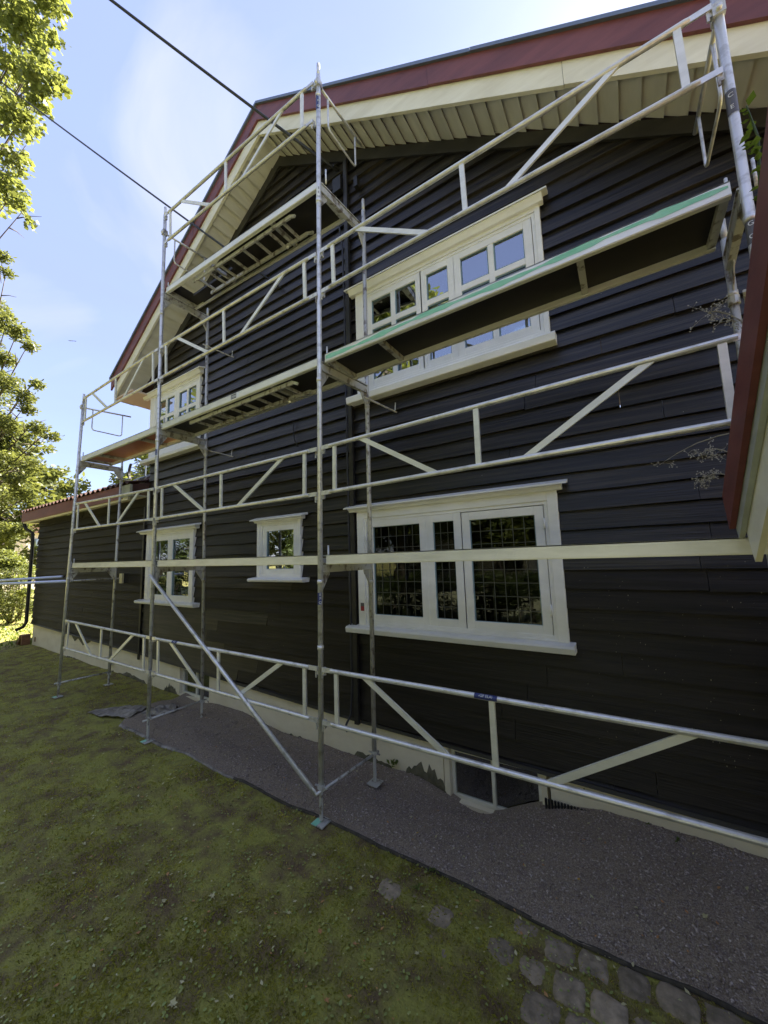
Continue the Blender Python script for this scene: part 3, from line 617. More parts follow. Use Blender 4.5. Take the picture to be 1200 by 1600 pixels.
# soffit boards, running from the bargeboard to the wall, edges lapped
BY = .68
def soffit(side):
    sl_, sgn = (SR, 1) if side > 0 else (SL, -1); L_ = 6.4 if side > 0 else 4.72; w_ = .158; x = .0; k = 0
    while x < L_:
        xa = AX+sgn*x; xb = AX+sgn*min(x+w_, L_); za = roofz(xa); zb = roofz(xb); t_ = .022; j_ = .004*(rnd.random()-.5)
        ye = WY-.03-.02*rnd.random()
        drop = .034
        v = [(xa, BY+.05, za+drop), (xb, BY+.05, zb-.004+j_), (xb, ye, zb-.004+j_), (xa, ye, za+drop)]
        vv = v+[(p[0], p[1], p[2]+t_) for p in v]
        m1 = MB(); m1.add(vv, [(0, 1, 2, 3), (4, 7, 6, 5), (0, 4, 5, 1), (1, 5, 6, 2), (2, 6, 7, 3), (3, 7, 4, 0)]); m1.build('soffit_board', M['soffit'], house)
        x += w_
soffit(1); soffit(-1)
# bargeboards
def slope_board(name, xe, top0, bot0, y0, y1, m_, slope, eo=0, par=house, lab=None):
    cuts = [0, .36, .71, 1] if 'flash' not in name else [0, .42, .8, 1]
    if 'cream' in name: cuts = [0, .52, .83, 1]
    for i_ in range(3):
        xa = AX+(xe-AX)*cuts[i_]+(.003*(1 if xe > AX else -1) if i_ else 0); xb = AX+(xe-AX)*cuts[i_+1]; dz = .003*(i_ % 2)
        p = [(xa, y0-dz, AZ+top0-slope*abs(xa-AX)), (xa, y0-dz, AZ+bot0-slope*abs(xa-AX)+dz), (xb, y0-dz, AZ+bot0-slope*abs(xb-AX)+dz), (xb, y0-dz, AZ+top0-slope*abs(xb-AX))]
        m1 = MB(); m1.prism(p, (0, y1-y0, 0)); o = m1.build(name, m_, par)
    return o
for xe, s_ in ((6.2, SR), (-6.60, SL)):
    slope_board('red_bargeboard', xe, .49, .22, BY-.03, BY, M['red'], s_)
    slope_board('cream_bargeboard', xe-(.0 if xe > 0 else -.10), .24, -.02, BY+.002, BY+.04, M['barge'], s_)
    slope_board('roof_edge_flashing', xe+(.02 if xe > 0 else -.03), .53, .485, BY-.06, BY+.2, M['zinc'], s_)
# roof slabs
m1 = MB(); m1.prism([(AX, BY+.041, AZ+.06), (AX, BY+.041, AZ+.47), (6.2, BY+.041, AZ+.47-SR*(6.2-AX)), (6.2, BY+.041, AZ+.06-SR*(6.2-AX))], (0, 8.8, 0)); m1.build('roof', M['tile'], house)
m1 = MB(); m1.prism([(AX-.001, BY+.041, AZ+.06), (AX-.001, BY+.041, AZ+.47), (-6.58, BY+.041, AZ+.47-SL*(4.73)), (-6.58, BY+.041, AZ+.06-SL*4.73)], (0, 8.8, 0)); m1.build('roof', M['tile'], house)
m1 = MB(); zt = roofz(-6.55); m1.box((-6.57, BY+.05, zt-.005), (-5.80, 9.4, zt+.03)); m1.build('eave_soffit', mat('eave_soffit_paint', (.62, .50, .40), .6), house)
# ---- single-storey part on the left
m1 = MB(); m1.prism([(-12.62, .80, 3.17), (-12.62, .80, 3.44), (-12.62, .83, 3.44), (-12.62, .83, 3.17)], (6.40, 0, 0)); m1.build('red_fascia', M['red'], house)
m1 = MB(); m1.box((-12.60, .832, 3.13), (-6.0, .865, 3.26)); m1.build('cream_fascia', M['barge'], house)
m1 = MB(); m1.box((-12.60, .866, 3.215), (-5.9, 1.16, 3.24)); m1.build('eave_soffit', M['soffit'], house)
m1 = MB(); m1.box((-6.21, .79, 3.19), (-5.83, .84, 3.43)); m1.build('fascia_end', M['grey_wood'], house)
m1 = MB(); m1.prism([(-12.62, .835, 3.43), (-12.62, 7.3, 5.2), (-12.62, 7.3, 5.0), (-12.62, .87, 3.25)], (6.8, 0, 0)); m1.build('roof', M['tile'], house)
V = []; Fs = []
nr, ncol = 9, 27*8
m1 = MB()
for r in range(nr):
    y0 = .77+r*.34; z0 = 3.45+(y0-.77)*.274+.03; row_ = []
    for k in range(ncol+1):
        x = -12.66+k*6.82/ncol; ph = (k % 8)/8; hh = .035*math.sin(ph*2*PI)+.012*(ph > .9)
        row_ += [(x, y0, z0+hh), (x, y0, z0+hh-.022), (x, y0+.37, z0+hh+.37*.274-.02)]
    m1.add(row_, [(k*3, (k+1)*3, (k+1)*3+2, k*3+2) for k in range(ncol)]+[(k*3, k*3+1, (k+1)*3+1, (k+1)*3) for k in range(ncol)])
o = m1.build('roof_tiles', M['tile'], house, fix=False); o['kind'] = 'stuff'
m1 = MB(); m1.tube([(-12.70, .80, 3.34), (-12.70, 3.5, 3.34)], .06, 10); m1.build('gutter', M['black'], house, smooth=True)
m1 = MB(); m1.box((-12.62, .866, 3.14), (-12.36, 1.15, 3.36)); m1.build('boxed_eave', M['barge'], house)
m1 = MB(); m1.tube([(-12.58, .86, 3.14), (-12.58, .90, 2.98), (-12.44, 1.02, 2.86), (-12.43, 1.04, 2.6), (-12.43, 1.04, .25), (-12.46, .98, .12), (-12.56, .86, .05)], .045, 10); m1.build('downpipe', M['black'], house, smooth=True)
# cable clipped down the wall and its loose end
m1 = MB(); m1.tube([(-.55, 1.06, 7.1), (-.70, 1.08, 6.9), (-.58, 1.07, 6.55), (-.52, 1.07, 6.1), (-.515, 1.07, 5.6)]+[(-.515+.004*math.sin(k*2.3), 1.075, 5.4-.3*k) for k in range(18)]+[(-.53, 1.06, -.05), (-.56, 1.0, -.16), (-.53, .98, -.21), (-.47, .98, -.18)], .014, 7)
m1.build('wall_cable', M['cable'], house, smooth=True)
m1 = MB(); m1.box((-.64, 1.02, 7.0), (-.50, 1.10, 7.22)); m1.build('junction_box', M['black'], house)
m1 = MB(); m1.tube([(-.60, 1.0, 7.42), (-.58, 1.1, 7.42)], .02, 8); m1.build('cable_anchor', M['black'], house)
m1 = MB(); m1.box((-.28, 1.04, 6.9), (-.22, 1.1, 7.05)); m1.build('junction_box', M['black'], house)
m1 = MB(); m1.tube([(-7.05, 1.15, -.1), (-7.1, 1.02, -.13), (-7.2, 1.0, -.16)], .01, 6); m1.box((-7.14, 1.09, -.30), (-7.03, 1.16, -.2)); m1.build('tap', M['steel2'], house)
m1 = MB(); m1.box((-12.06, 1.15, -.28), (-12.0, 1.164, -.16)); m1.build('vent_plate', M['wood'], house)
m1 = MB(); m1.tube([(-1.53, 1.11, 3.83), (-1.52, 1.09, 3.7), (-1.50, 1.09, 3.55), (-1.43, 1.1, 3.44)], .009, 6); m1.build('loose_strap', M['black'], house, smooth=True)

# ------------------------------------------------------------------ scaffold
sc = thing('scaffold', 'aluminium frame scaffold of three bays and three lifts standing along the black house wall', 'scaffold', (-1.5, .37, -.5))
PO = [((-6.281, 0, -.526), (-6.0, 0, 5.08)), ((-3.10, 0, -.485), (-3.215, 0, 7.42)), ((-.045, 0, -.469), (.03, 0, 7.30)), ((3.155, 0, -.45), (3.175, 0, 5.60))]
PI_ = [((-6.192, .74, -.538), (-6.098, .74, 3.913)), ((-3.084, .74, -.509), (-3.195, .74, 6.115)), ((.024, .74, -.487), (.076, .74, 6.226)), ((3.20, .68, -.42), (3.215, .68, 4.12))]
def at(post, z):
    a, b = Vector(post[0]), Vector(post[1]); f = (z-a.z)/(b.z-a.z); return a+(b-a)*f
def post(P, joints, outer):
    a, b = Vector(P[0]), Vector(P[1]); zj = a.z+.27
    m1 = MB(); m1.tube([at(P, zj), b-Vector((0, 0, .15))], .0245, 14)
    m1.tube([b-Vector((0, 0, .16)), b], .019, 12)
    for z in joints: m1.tube([at(P, z-.02), at(P, z+.02)], .029, 14); 
    o = m1.build('standard', M['steel2'] if not outer else M['steel'], sc, smooth=True)
    j = MB(); j.tube([at(P, a.z), at(P, zj+.02)], .018, 10); j.tube([at(P, zj-.01), at(P, zj+.02)], .034, 8)
    j.bar(at(P, zj-.0)+Vector((-.07, 0, 0)), at(P, zj)+Vector((.07, 0, 0)), .012, .012)
    p = at(P, a.z); h = max(Hs(p.x, p.y), a.z-.03); j.box((p.x-.065, p.y-.065, h+.008), (p.x+.065, p.y+.065, h+.016)); j.build('base_jack', M['steel2'], o)
    if outer:
        g_ = MB(); g_.box((p.x-.06, p.y-.068, h+.0165), (p.x+.0, p.y+.02, h+.018)); g_.build('paint_mark', M['green_p'], o)
    return o
posts = [post(PO[0], (1.6, 3.6), 1), post(PO[1], (1.6, 3.6, 5.6), 1), post(PO[2], (1.0, 1.6, 3.6, 5.6, 6.9), 1), post(PO[3], (1.6, 3.6, 4.95), 1)]
inner = [post(P, (1.55, 3.55), 0) for P in PI_]
# stickers with lettering on the outer standards
def text_mesh(txt, size, parent, mat_, M4, name='lettering'):
    cu = bpy.data.curves.new('txt', 'FONT'); cu.body = txt; cu.size = size; cu.align_x = 'CENTER'; cu.align_y = 'CENTER'; cu.extrude = .0004
    to = bpy.data.objects.new('txt', cu); COL.objects.link(to); bpy.context.view_layer.update()
    me = bpy.data.meshes.new_from_object(to.evaluated_get(bpy.context.evaluated_depsgraph_get())); bpy.data.objects.remove(to)
    me.transform(Matrix.Translation(-ORG[parent]) @ M4); me.materials.clear(); me.materials.append(mat_)
    o = bpy.data.objects.new(name, me); COL.objects.link(o); o.parent = parent; ORG[o] = ORG[parent]; return o
def band(post_o, P, z, h, m_, r=.0253, a0=0, a1=360):
    c0, c1 = at(P, z-h/2), at(P, z+h/2); vs = []; n = 16
    for k in range(n+1):
        a = math.radians(a0+(a1-a0)*k/n); d = Vector((math.cos(a), math.sin(a), 0))*r; vs += [c0+d, c1+d]
    m1 = MB(); m1.add(vs, [(2*k, 2*k+2, 2*k+3, 2*k+1) for k in range(n)]); return m1.build('sticker', m_, post_o, smooth=True, fix=False)
def post_label(k, z, h, letters, m_=None, big=1):
    P = PO[k]; c = at(P, z); b = band(posts[k], P, z, h, m_ or M['sticker'], a0=175, a1=340)
    vd = (CAMP-c); vd.z = 0; vd.normalize()
    n_ = len(letters); st = h/n_
    for q, ch in enumerate(letters):
        zc = z+h/2-st*(q+.5); cc = at(P, zc)+vd*.0262
        xax = Vector((-vd.y, vd.x, 0)); yax = Vector((0, 0, 1))
        M4 = Matrix(((xax.x, yax.x, vd.x, cc.x), (xax.y, yax.y, vd.y, cc.y), (xax.z, yax.z, vd.z, cc.z), (0, 0, 0, 1)))
        text_mesh(ch, min(.036, st*1.15), b, M['stickw'], M4)
post_label(2, 6.80, .20, 'EPQ'); post_label(2, 5.66, .20, 'EEHH', M['stickw']); post_label(2, 1.447, .11, 'EPQ')
for zc in (5.66,):
    for q in range(4):
        c = at(PO[2], zc+.07-.05*q); vd = (CAMP-c); vd.z = 0; vd.normalize(); cc = c+vd*.0268
        M4 = Matrix(((-vd.y, 0, vd.x, cc.x), (vd.x, 0, vd.y, cc.y), (0, 1, vd.z, cc.z), (0, 0, 0, 1))); text_mesh('EEHH'[q], .034, posts[2], M['sticker'], M4)
post_label(3, 4.33, .15, 'CE', M['stickg']); post_label(3, 3.52, .15, 'GO', M['stickg']); post_label(1, 3.42, .09, 'EPQ')

# guardrail frames: two tubes, three uprights, two diagonals
RA = {(2,3,'u'):(.007,7.063),(2,3,'l'):(0,6.585),(2,2,'u'):(.022,4.968),(2,2,'l'):(.033,4.515),(2,1,'u'):(.007,2.882),(2,1,'l'):(0,2.438),(2,0,'u'):(-.017,.819),(2,0,'l'):(-.017,.368),
      (1,3,'u'):(-3.192,7.218),(1,3,'l'):(-3.158,6.734),(1,2,'u'):(-3.163,5.011),(1,2,'l'):(-3.127,4.526),(1,1,'u'):(-3.11,2.878),(1,1,'l'):(-3.094,2.445),(1,0,'u'):(-3.052,.83),(1,0,'l'):(-3.033,.384),
      (0,2,'u'):(-5.961,4.951),(0,2,'l'):(-5.95,4.495),(0,1,'u'):(-5.999,2.953),(0,1,'l'):(-6.009,2.481),(0,0,'u'):(-6.087,.868),(0,0,'l'):(-6.122,.40),
      (3,2,'u'):(3.173,4.984),(3,2,'l'):(3.178,4.543),(3,1,'u'):(3.17,2.94),(3,1,'l'):(3.17,2.48),(3,0,'u'):(3.16,.84),(3,0,'l'):(3.16,.385)}
def guard(b, lv):
    YF = -.032
    U0 = Vector((RA[(b, lv, 'u')][0], YF, RA[(b, lv, 'u')][1])); U1 = Vector((RA[(b+1, lv, 'u')][0], YF, RA[(b+1, lv, 'u')][1]))
    L0 = Vector((RA[(b, lv, 'l')][0], YF, RA[(b, lv, 'l')][1])); L1 = Vector((RA[(b+1, lv, 'l')][0], YF, RA[(b+1, lv, 'l')][1]))
    g_ = thing_part('guardrail_frame', sc, L0)
    Up = lambda f: U0+(U1-U0)*f; Lp = lambda f: L0+(L1-L0)*f
    for a, b_ in ((U0, U1), (L0, L1)):
        d = (b_-a).normalized(); m1 = MB()
        jy = .0015*rnd.random()
        m1.tube([a+d*.13, a+d*.16, b_-d*.16, b_-d*.13], [.016, .0195, .0195, .016], 12)
        for p, s_ in ((a, 1), (b_, -1)): m1.bar(p+d*(.03*s_), p+d*(.15*s_), .010, .040)
        m1.build('rail', M['steel'], g_, smooth=False)
        for p in m1.v: pass
        for p, s_ in ((a, 1), (b_, -1)):
            k_ = MB(); q = p+d*(.038*s_)+Vector((0, .024, -.02)); k_.box((q.x-.012, q.y-.016, q.z-.035), (q.x+.012, q.y+.012, q.z+.035)); k_.box((q.x-.018, q.y-.022, q.z-.062), (q.x-.006, q.y-.010, q.z+.012)); k_.build('hook', M['steel2'], g_)
    for f in (.062, .497, .938):
        m1 = MB(); m1.bar(Lp(f), Up(f), .040, .018, up=(0, 1, 0)); m1.build('upright', M['alu'], g_)
    for f0, f1 in ((.155, .39), (.84, .60)):
        m1 = MB(); m1.bar(Up(f0)+Vector((0, 0, .002)), Lp(f1)+Vector((0, 0, -.002)), .042, .016, up=(0, 1, 0)); m1.build('diagonal', M['alu'], g_)
    return g_
G = {}
for b, lv in ((0, 0), (1, 0), (2, 0), (0, 1), (1, 1), (2, 1), (0, 2), (1, 2), (2, 2), (1, 3)): G[(b, lv)] = guard(b, lv)
# label on the lowest right rail, dark tape marks
def rail_label(b, lv, f, ln, txt):
    u0_ = Vector((RA[(b, lv, 'u')][0], -.032, RA[(b, lv, 'u')][1])); u1_ = Vector((RA[(b+1, lv, 'u')][0], -.032, RA[(b+1, lv, 'u')][1])); d = (u1_-u0_).normalized(); c = u0_+(u1_-u0_)*f
    up_ = Vector((0, -.6, .8)).normalized(); n = 8; vs = []
    for k in range(n+1):
        a = math.radians(-30+150*k/n); q = Vector((0, -math.cos(a), math.sin(a)))*.0203
        vs += [c-d*ln/2+q, c+d*ln/2+q]
    m1 = MB(); m1.add(vs, [(2*k, 2*k+1, 2*k+3, 2*k+2) for k in range(n)]); s_ = m1.build('sticker', M['sticker'], G[(b, lv)], smooth=True, fix=False)
    nrm = Vector((0, -.80, .60)); upv = nrm.cross(d)*-1
    if upv.z < 0: upv = -upv
    cc = c+nrm*.0210
    text_mesh(txt, .026, s_, M['stickw'], Matrix(((d.x, upv.x, nrm.x, cc.x), (d.y, upv.y, nrm.y, cc.y), (d.z, upv.z, nrm.z, cc.z), (0, 0, 0, 1))))
rail_label(2, 0, .485, .16, '\u2039GP ELAI'); rail_label(1, 0, .20, .12, 'EPQ')

# decks
DZ = {(0, 2): (3.862, 3.855), (1, 2): (3.855, 3.868), (2, 2): (3.874, 3.895), (1, 3): (6.03, 5.895), (0, 1): (1.885, 1.871), (1, 1): (1.871, 1.853), (2, 1): (1.853, 1.86)}
def deck(b, lv, green=False, ladder=False, ply='ply', hatch=False, Y0=.03, Y1=.51):
    z0, z1 = DZ[(b, lv)]; x0 = at(PO[b], z0).x+.05; x1 = at(PO[b+1], z1).x-.05
    zf = lambda x: z0+(z1-z0)*(x-x0)/(x1-x0)
    d_ = thing_part('deck', sc, (x0, Y0, z0-.1)); P0 = Vector((x0, 0, z0)); P1 = Vector((x1, 0, z1))
    for y in (Y0, Y1):
        s_ = -1 if y == Y0 else 1
        m1 = MB(); m1.bar((x0, y, z0-.045), (x1, y, z1-.045), .006, .09); m1.bar((x0, y-s_*.016, z0-.088), (x1, y-s_*.016, z1-.088), .032, .008); m1.bar((x0, y-s_*.010, z0-.004), (x1, y-s_*.010, z1-.004), .026, .007)
        m1.bar((x0, y+s_*.004, z0-.080), (x1, y+s_*.004, z1-.080), .006, .012)
        o = m1.build('side_rail', M['alu'], d_)
        if green and y == Y0:
            n = 40; vs = []
            for k in range(n+1):
                x = x0+.01+(x1-x0-.02)*k/n; w_ = .017+.007*math.sin(k*.9)+.004*math.sin(k*2.3); c = zf(x)-.030-.012*(1-k/n)-.006*math.sin(k*.33)
                vs += [(x, y-.0045, c-w_), (x, y-.0045, c+w_)]
            g2 = MB(); g2.add(vs, [(2*k, 2*k+2, 2*k+3, 2*k+1) for k in range(n)]); g2.build('paint_smear', M['green_p'], o, fix=False)
    hx = (x0+.25, x0+1.25) if hatch else None
    segs = [(x0+.01, x1-.01)] if not hatch else [(x0+.01, hx[0]), (hx[1], x1-.01)]
    for a, c in segs:
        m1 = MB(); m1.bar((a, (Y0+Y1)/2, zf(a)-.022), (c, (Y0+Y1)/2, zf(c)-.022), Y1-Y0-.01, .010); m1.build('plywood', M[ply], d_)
    if hatch:
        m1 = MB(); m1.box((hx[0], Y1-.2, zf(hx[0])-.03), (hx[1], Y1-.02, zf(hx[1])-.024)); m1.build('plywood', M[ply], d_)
    for f in ((.0, .2, .75, 1.0) if not ladder else (.0, .34, .75, 1.0)):
        x = x0+.02+(x1-x0-.04)*f; m1 = MB(); m1.box((x-.022, Y0+.008, zf(x)-.075), (x+.022, Y1-.008, zf(x)-.032)); m1.build('cross_bar', M['steel2'], d_)
    if ladder:
        ld = thing_part('ladder', d_, (x0+.6, .2, zf(x0)-.12)); xa, xb = x0+.62, x0+2.62; m1 = MB()
        for y in (.10, .38): m1.bar((xa, y, zf(xa)-.115), (xb, y, zf(xb)-.115), .022, .045)
        for k in range(8):
            x = xa+.12+k*.25; m1.bar((x, .10, zf(x)-.115), (x, .38, zf(x)-.115), .028, .028)
        m1.build('ladder_frame', M['steel2'], d_); bpy.data.objects.remove(ld)
        h_ = MB(); h_.lathe((xb-.3, .34, zf(xb)-.17), [(.012, -.02), (.02, 0), (.012, .02), (.006, .05)], 10); h_.bar((xb, .10, zf(xb)-.11), (xb+.08, .10, zf(xb)-.15), .02, .03); h_.bar((xb, .38, zf(xb)-.11), (xb+.1, .38, zf(xb)-.15), .02, .03); h_.build('ladder_hook', M['steel'], d_)
    return d_
D = {}
D[(0, 2)] = deck(0, 2, ply='ply_red_lit'); D[(1, 2)] = deck(1, 2, ladder=True); D[(2, 2)] = deck(2, 2, green=True)
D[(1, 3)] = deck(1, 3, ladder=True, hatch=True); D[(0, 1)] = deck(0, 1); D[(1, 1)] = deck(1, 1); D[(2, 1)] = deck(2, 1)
c = Vector((-1.43, .0255, 3.815)); m1 = MB(); m1.box((c.x-.05, .024, c.z-.03), (c.x+.05, .0265, c.z+.03)); s_ = m1.build('sticker', M['stickg'], D[(1, 2)])
m1 = MB(); m1.box((c.x+.052, .024, c.z-.03), (c.x+.10, .0265, c.z+.03)); m1.build('sticker', M['stickw'], D[(1, 2)])
text_mesh('2504', .045, s_, M['stickw'], Matrix(((1, 0, 0, c.x), (0, 0, -1, .0235), (0, 1, 0, c.z), (0, 0, 0, 1))))
# transoms with gusset plates and toe pins
for k, lvls in enumerate(((1.87, 3.86), (1.87, 3.86, 6.03), (1.853, 3.87, 5.895), (1.86, 3.895))):
    for z in lvls:
        a = at(PO[k], z-.13); b = at(PI_[k], min(z-.13, PI_[k][1][2])); m1 = MB()
        m1.bar(a+Vector((0, .02, 0)), b-Vector((0, .02, 0)), .045, .075); m1.bar(a+Vector((0, .02, .055)), b+Vector((0, -.02, .055)), .06, .012)
        m1.build('transom', M['steel2'], sc)
        for p, s_ in ((a, 1), (b, -1)):
            m1 = MB(); m1.prism([(p.x-.004, p.y+s_*.024, p.z-.04), (p.x-.004, p.y+s_*.13, p.z-.04), (p.x-.004, p.y+s_*.13, p.z-.06), (p.x-.004, p.y+s_*.024, p.z-.21)], (.008, 0, 0)); m1.build('gusset_plate', M['steel2'], sc)
        m1 = MB(); m1.tube([a+Vector((.06, .05, .05)), a+Vector((.06, .05, .22))], .009, 8); m1.build('locking_pin', M['steel'], sc, smooth=True); m1 = MB(); m1.tube([a+Vector((-.06, .05, .05)), a+Vector((-.06, .05, .17))], .009, 8); m1.build('locking_pin', M['steel'], sc, smooth=True)
# low ledgers across, between outer and inner feet
for k in range(4):
    a = at(PO[k], -.22); b = at(PI_[k], -.23); m1 = MB(); m1.tube([a-Vector((0, .07, 0.01)), b+Vector((0, .07, 0))], .014, 8); m1.build('foot_ledger', M['steel2'], sc, smooth=True)
# long diagonal brace
m1 = MB(); a = Vector((-3.09, -.06, 1.66)); b = Vector((-.10, -.06, -.20)); m1.tube([a, b], .0225, 12); m1.bar(b-(b-a).normalized()*.05, b+(b-a).normalized()*.06, .012, .04); m1.build('diagonal_brace', M['steel'], sc, smooth=True)
# end guards: a bar with a hanging U
def end_guard(k, z):
    a = at(PO[k], z); X_ = a.x; m1 = MB(); dz = .05
    m1.tube([(X_, -.05, z-.02), (X_, .82, z+dz)], .015, 10)
    pts = [(X_, .16, z)]+[(X_, .16, z-.36)]+[(X_, .20-.04*math.cos(q), z-.36-.05*math.sin(q)) for q in (.5, 1.0, 1.5)]+[(X_, .60, z-.41)]+[(X_, .62+.05*math.sin(q), z-.36-.05*math.cos(q)) for q in (.3, .8, 1.4)]+[(X_, .67, z+dz*.8)]
    m1.tube(pts, .011, 8); m1.build('end_guard', M['steel'], sc, smooth=True)
    m1 = MB(); m1.box((X_-.03, -.035, z-.05), (X_+.03, .035, z+.03)); m1.build('coupler', M['steel2'], sc)
end_guard(0, 4.83); end_guard(1, 6.98); end_guard(2, 7.05); end_guard(3, 4.96)
# wall ties
for k, z in ((2, 3.62), (1, 3.62), (0, 3.55), (3, 3.5), (1, 5.4)):
    p = at(PI_[k], z); m1 = MB(); m1.tube([p+Vector((.035, -.10, 0)), p+Vector((.16, .40, -.05))], .011, 7); m1.tube([p+Vector((.16, .36, -.04)), p+Vector((.17, .36, .06))], .007, 6); m1.tube([p+Vector((0, 0, -.03)), p+Vector((0, 0, .03))], .033, 10)
    m1.build('wall_tie', M['steel2'], sc)

# ------------------------------------------------------------------ outbuilding close on the right
ob = thing('outbuilding', 'low outbuilding with red and white bargeboard cutting in at the right edge of the photo', 'outbuilding', (3.4, -1.6, -.5))
OX = 2.90; SO = .79
def oz(y): return 2.08+SO*(-.03-y)                  # top edge of the roof, rising toward the viewer
rid = -2.3
def rakeboard(name, dz0, dz1, y_end, x0, x1, m_, cut=0):
    p = [(x0, y_end, oz(y_end)+dz0), (x0, y_end+cut, oz(y_end+cut)+dz1), (x0, rid, oz(rid)+dz1), (x0, rid, oz(rid)+dz0)]
    m1 = MB(); m1.prism(p, (x1-x0, 0, 0)); return m1.build(name, m_, ob)
rakeboard('red_bargeboard', .0, -.225, -.03, OX-.012, OX+.012, M['red'], -.06)
rakeboard('white_bargeboard', -.20, -.30, -.08, OX+.014, OX+.036, M['grey_wood'], -.04)
rakeboard('white_bargeboard', -.225, -.50, -.13, OX+.038, OX+.062, M['barge'], -.10)
p = [(OX-.02, .02, oz(.02)-.005), (OX-.02, .0, oz(.0)+.035), (OX-.02, rid, oz(rid)+.035), (OX-.02, rid, oz(rid)-.005)]
m1 = MB(); m1.prism([(OX+.064, -.05, oz(-.05)-.02), (OX+.064, -.05, oz(-.05)+.03), (OX+.064, rid, oz(rid)+.03), (OX+.064, rid, oz(rid)-.1), (OX+.064, -.2, oz(-.2)-.1)], (3.6, 0, 0)); m1.build('roof', M['tile'], ob)
m1 = MB(); m1.prism([(OX+.064, rid-.002, oz(rid)+.03), (OX+.064, 2*rid, oz(0)+.03), (OX+.064, 2*rid, oz(0)-.1), (OX+.064, rid-.002, oz(rid)-.1)], (3.6, 0, 0)); m1.build('roof', M['tile'], ob)
m1 = MB(); m1.prism([(OX-.012, rid-.002, oz(rid)), (OX-.012, rid-.002, oz(rid)-.24), (OX-.012, 2*rid, oz(0)-.24), (OX-.012, 2*rid, oz(0))], (.024, 0, 0)); m1.build('red_bargeboard', M['red'], ob)
m1 = MB(); m1.box((OX+.064, -.27, 1.80), (6.5, -.235, 1.93)); m1.build('eave_fascia', M['barge'], ob)
m1 = MB(); m1.box((OX+.30, -.55, 1.775), (6.5, -.28, 1.80)); m1.build('eave_soffit', M['soffit'], ob)
for k in range(13):
    m1 = MB(); z = -.45+k*.18; m1.prism([(OX+.55, -.60, z), (OX+.528, -.60, z), (OX+.55, -.60, z+.18)], (0, -3.4, 0)); m1.build('weatherboard', M['board'], ob)
m1 = MB(); m1.prism([(OX+.551, -.60, -.6), (OX+.551, -.60, 2.1), (OX+.551, rid, 3.2), (OX+.551, -4.0, 2.1), (OX+.551, -4.0, -.6)], (3, 0, 0)); m1.build('wall', M['dark_trim'], ob)

# plants on the outbuilding roof: dry seed heads and one green stem
def stalk(base, tip, nb, seed, label, mat_=None, spread=.06):
    r_ = random.Random(seed); m1 = MB(); base = Vector(base); tip = Vector(tip); pts = [base+(tip-base)*f+Vector((0, 0, .03*math.sin(f*PI))) for f in (0, .25, .5, .75, 1)]
    m1.tube(pts, [.0034, .003, .0026, .002, .0014], 5)
    for k in range(nb):
        f = .35+.65*r_.random(); p = base+(tip-base)*f; q = p+Vector((r_.uniform(-1, 1), r_.uniform(-1, 1), r_.uniform(-.6, 1)))*spread; m1.tube([p, (p+q)/2+Vector((0, 0, .006)), q], .0008, 4)
        for j_ in range(4):
            s_ = q+Vector((r_.uniform(-1, 1), r_.uniform(-1, 1), r_.uniform(-1, 1)))*.016; m1.tube([q, s_], .0006, 3); m1.add([s_+Vector((.0035*math.cos(t_), .0035*math.sin(t_)*.5, .0045*math.sin(t_))) for t_ in (0, 1.57, 3.14, 4.71)]+[s_+Vector((0, .0035, 0))], [(0, 1, 4), (1, 2, 4), (2, 3, 4), (3, 0, 4), (0, 3, 2, 1)])
    return solo('dry_plant', m1, mat_ or M['dry'], label, 'plant')
stalk((2.93, -.72, 2.66), (2.80, -.70, 2.80), 26, 1, 'dry branching seed heads hanging over the red board below the upper scaffold sticker', spread=.055)
stalk((2.92, -.20, 2.27), (2.80, -.16, 2.30), 20, 2, 'dry feathery tuft over the red board between the two middle guardrails', spread=.05)
stalk((2.92, -.08, 2.18), (2.80, -.03, 2.17), 22, 3, 'lowest dry tuft at the bottom corner of the red board', spread=.05)
stalk((2.94, -.30, 2.36), (2.62, -.22, 2.26), 5, 4, 'long thin dry grass stem arching out from the red board', spread=.05)
gp = thing('green_plant', 'green leafy plant growing on the outbuilding roof beside the right scaffold post', 'plant', (2.95, -1.02, 2.92))
m1 = MB(); m1.tube([(2.95, -1.02, 2.90), (2.93, -1.0, 3.05), (2.945, -1.0, 3.22), (2.93, -1.0, 3.36)], [.006, .005, .004, .002], 6); m1.build('stem', M['leaf_bush'], gp, smooth=True)
r_ = random.Random(8)
for k in range(34):
    z = 2.93+.42*r_.random()+.02; a = r_.random()*6.28; l_ = .022+.028*r_.random(); c = Vector((2.935, -1.0, z)); d = Vector((math.cos(a), math.sin(a), .35*(r_.random()-.3))).normalized(); s_ = d.cross(Vector((0, 0, 1))).normalized()*l_*.28
    m1 = MB(); m1.add([c, c+d*l_*.5+s_, c+d*l_, c+d*l_*.5-s_, c+d*l_*.5+Vector((0, 0, .006))], [(0, 1, 4), (1, 2, 4), (2, 3, 4), (3, 0, 4)]); m1.build('leaf', M['leaf_bush'], gp, fix=False)

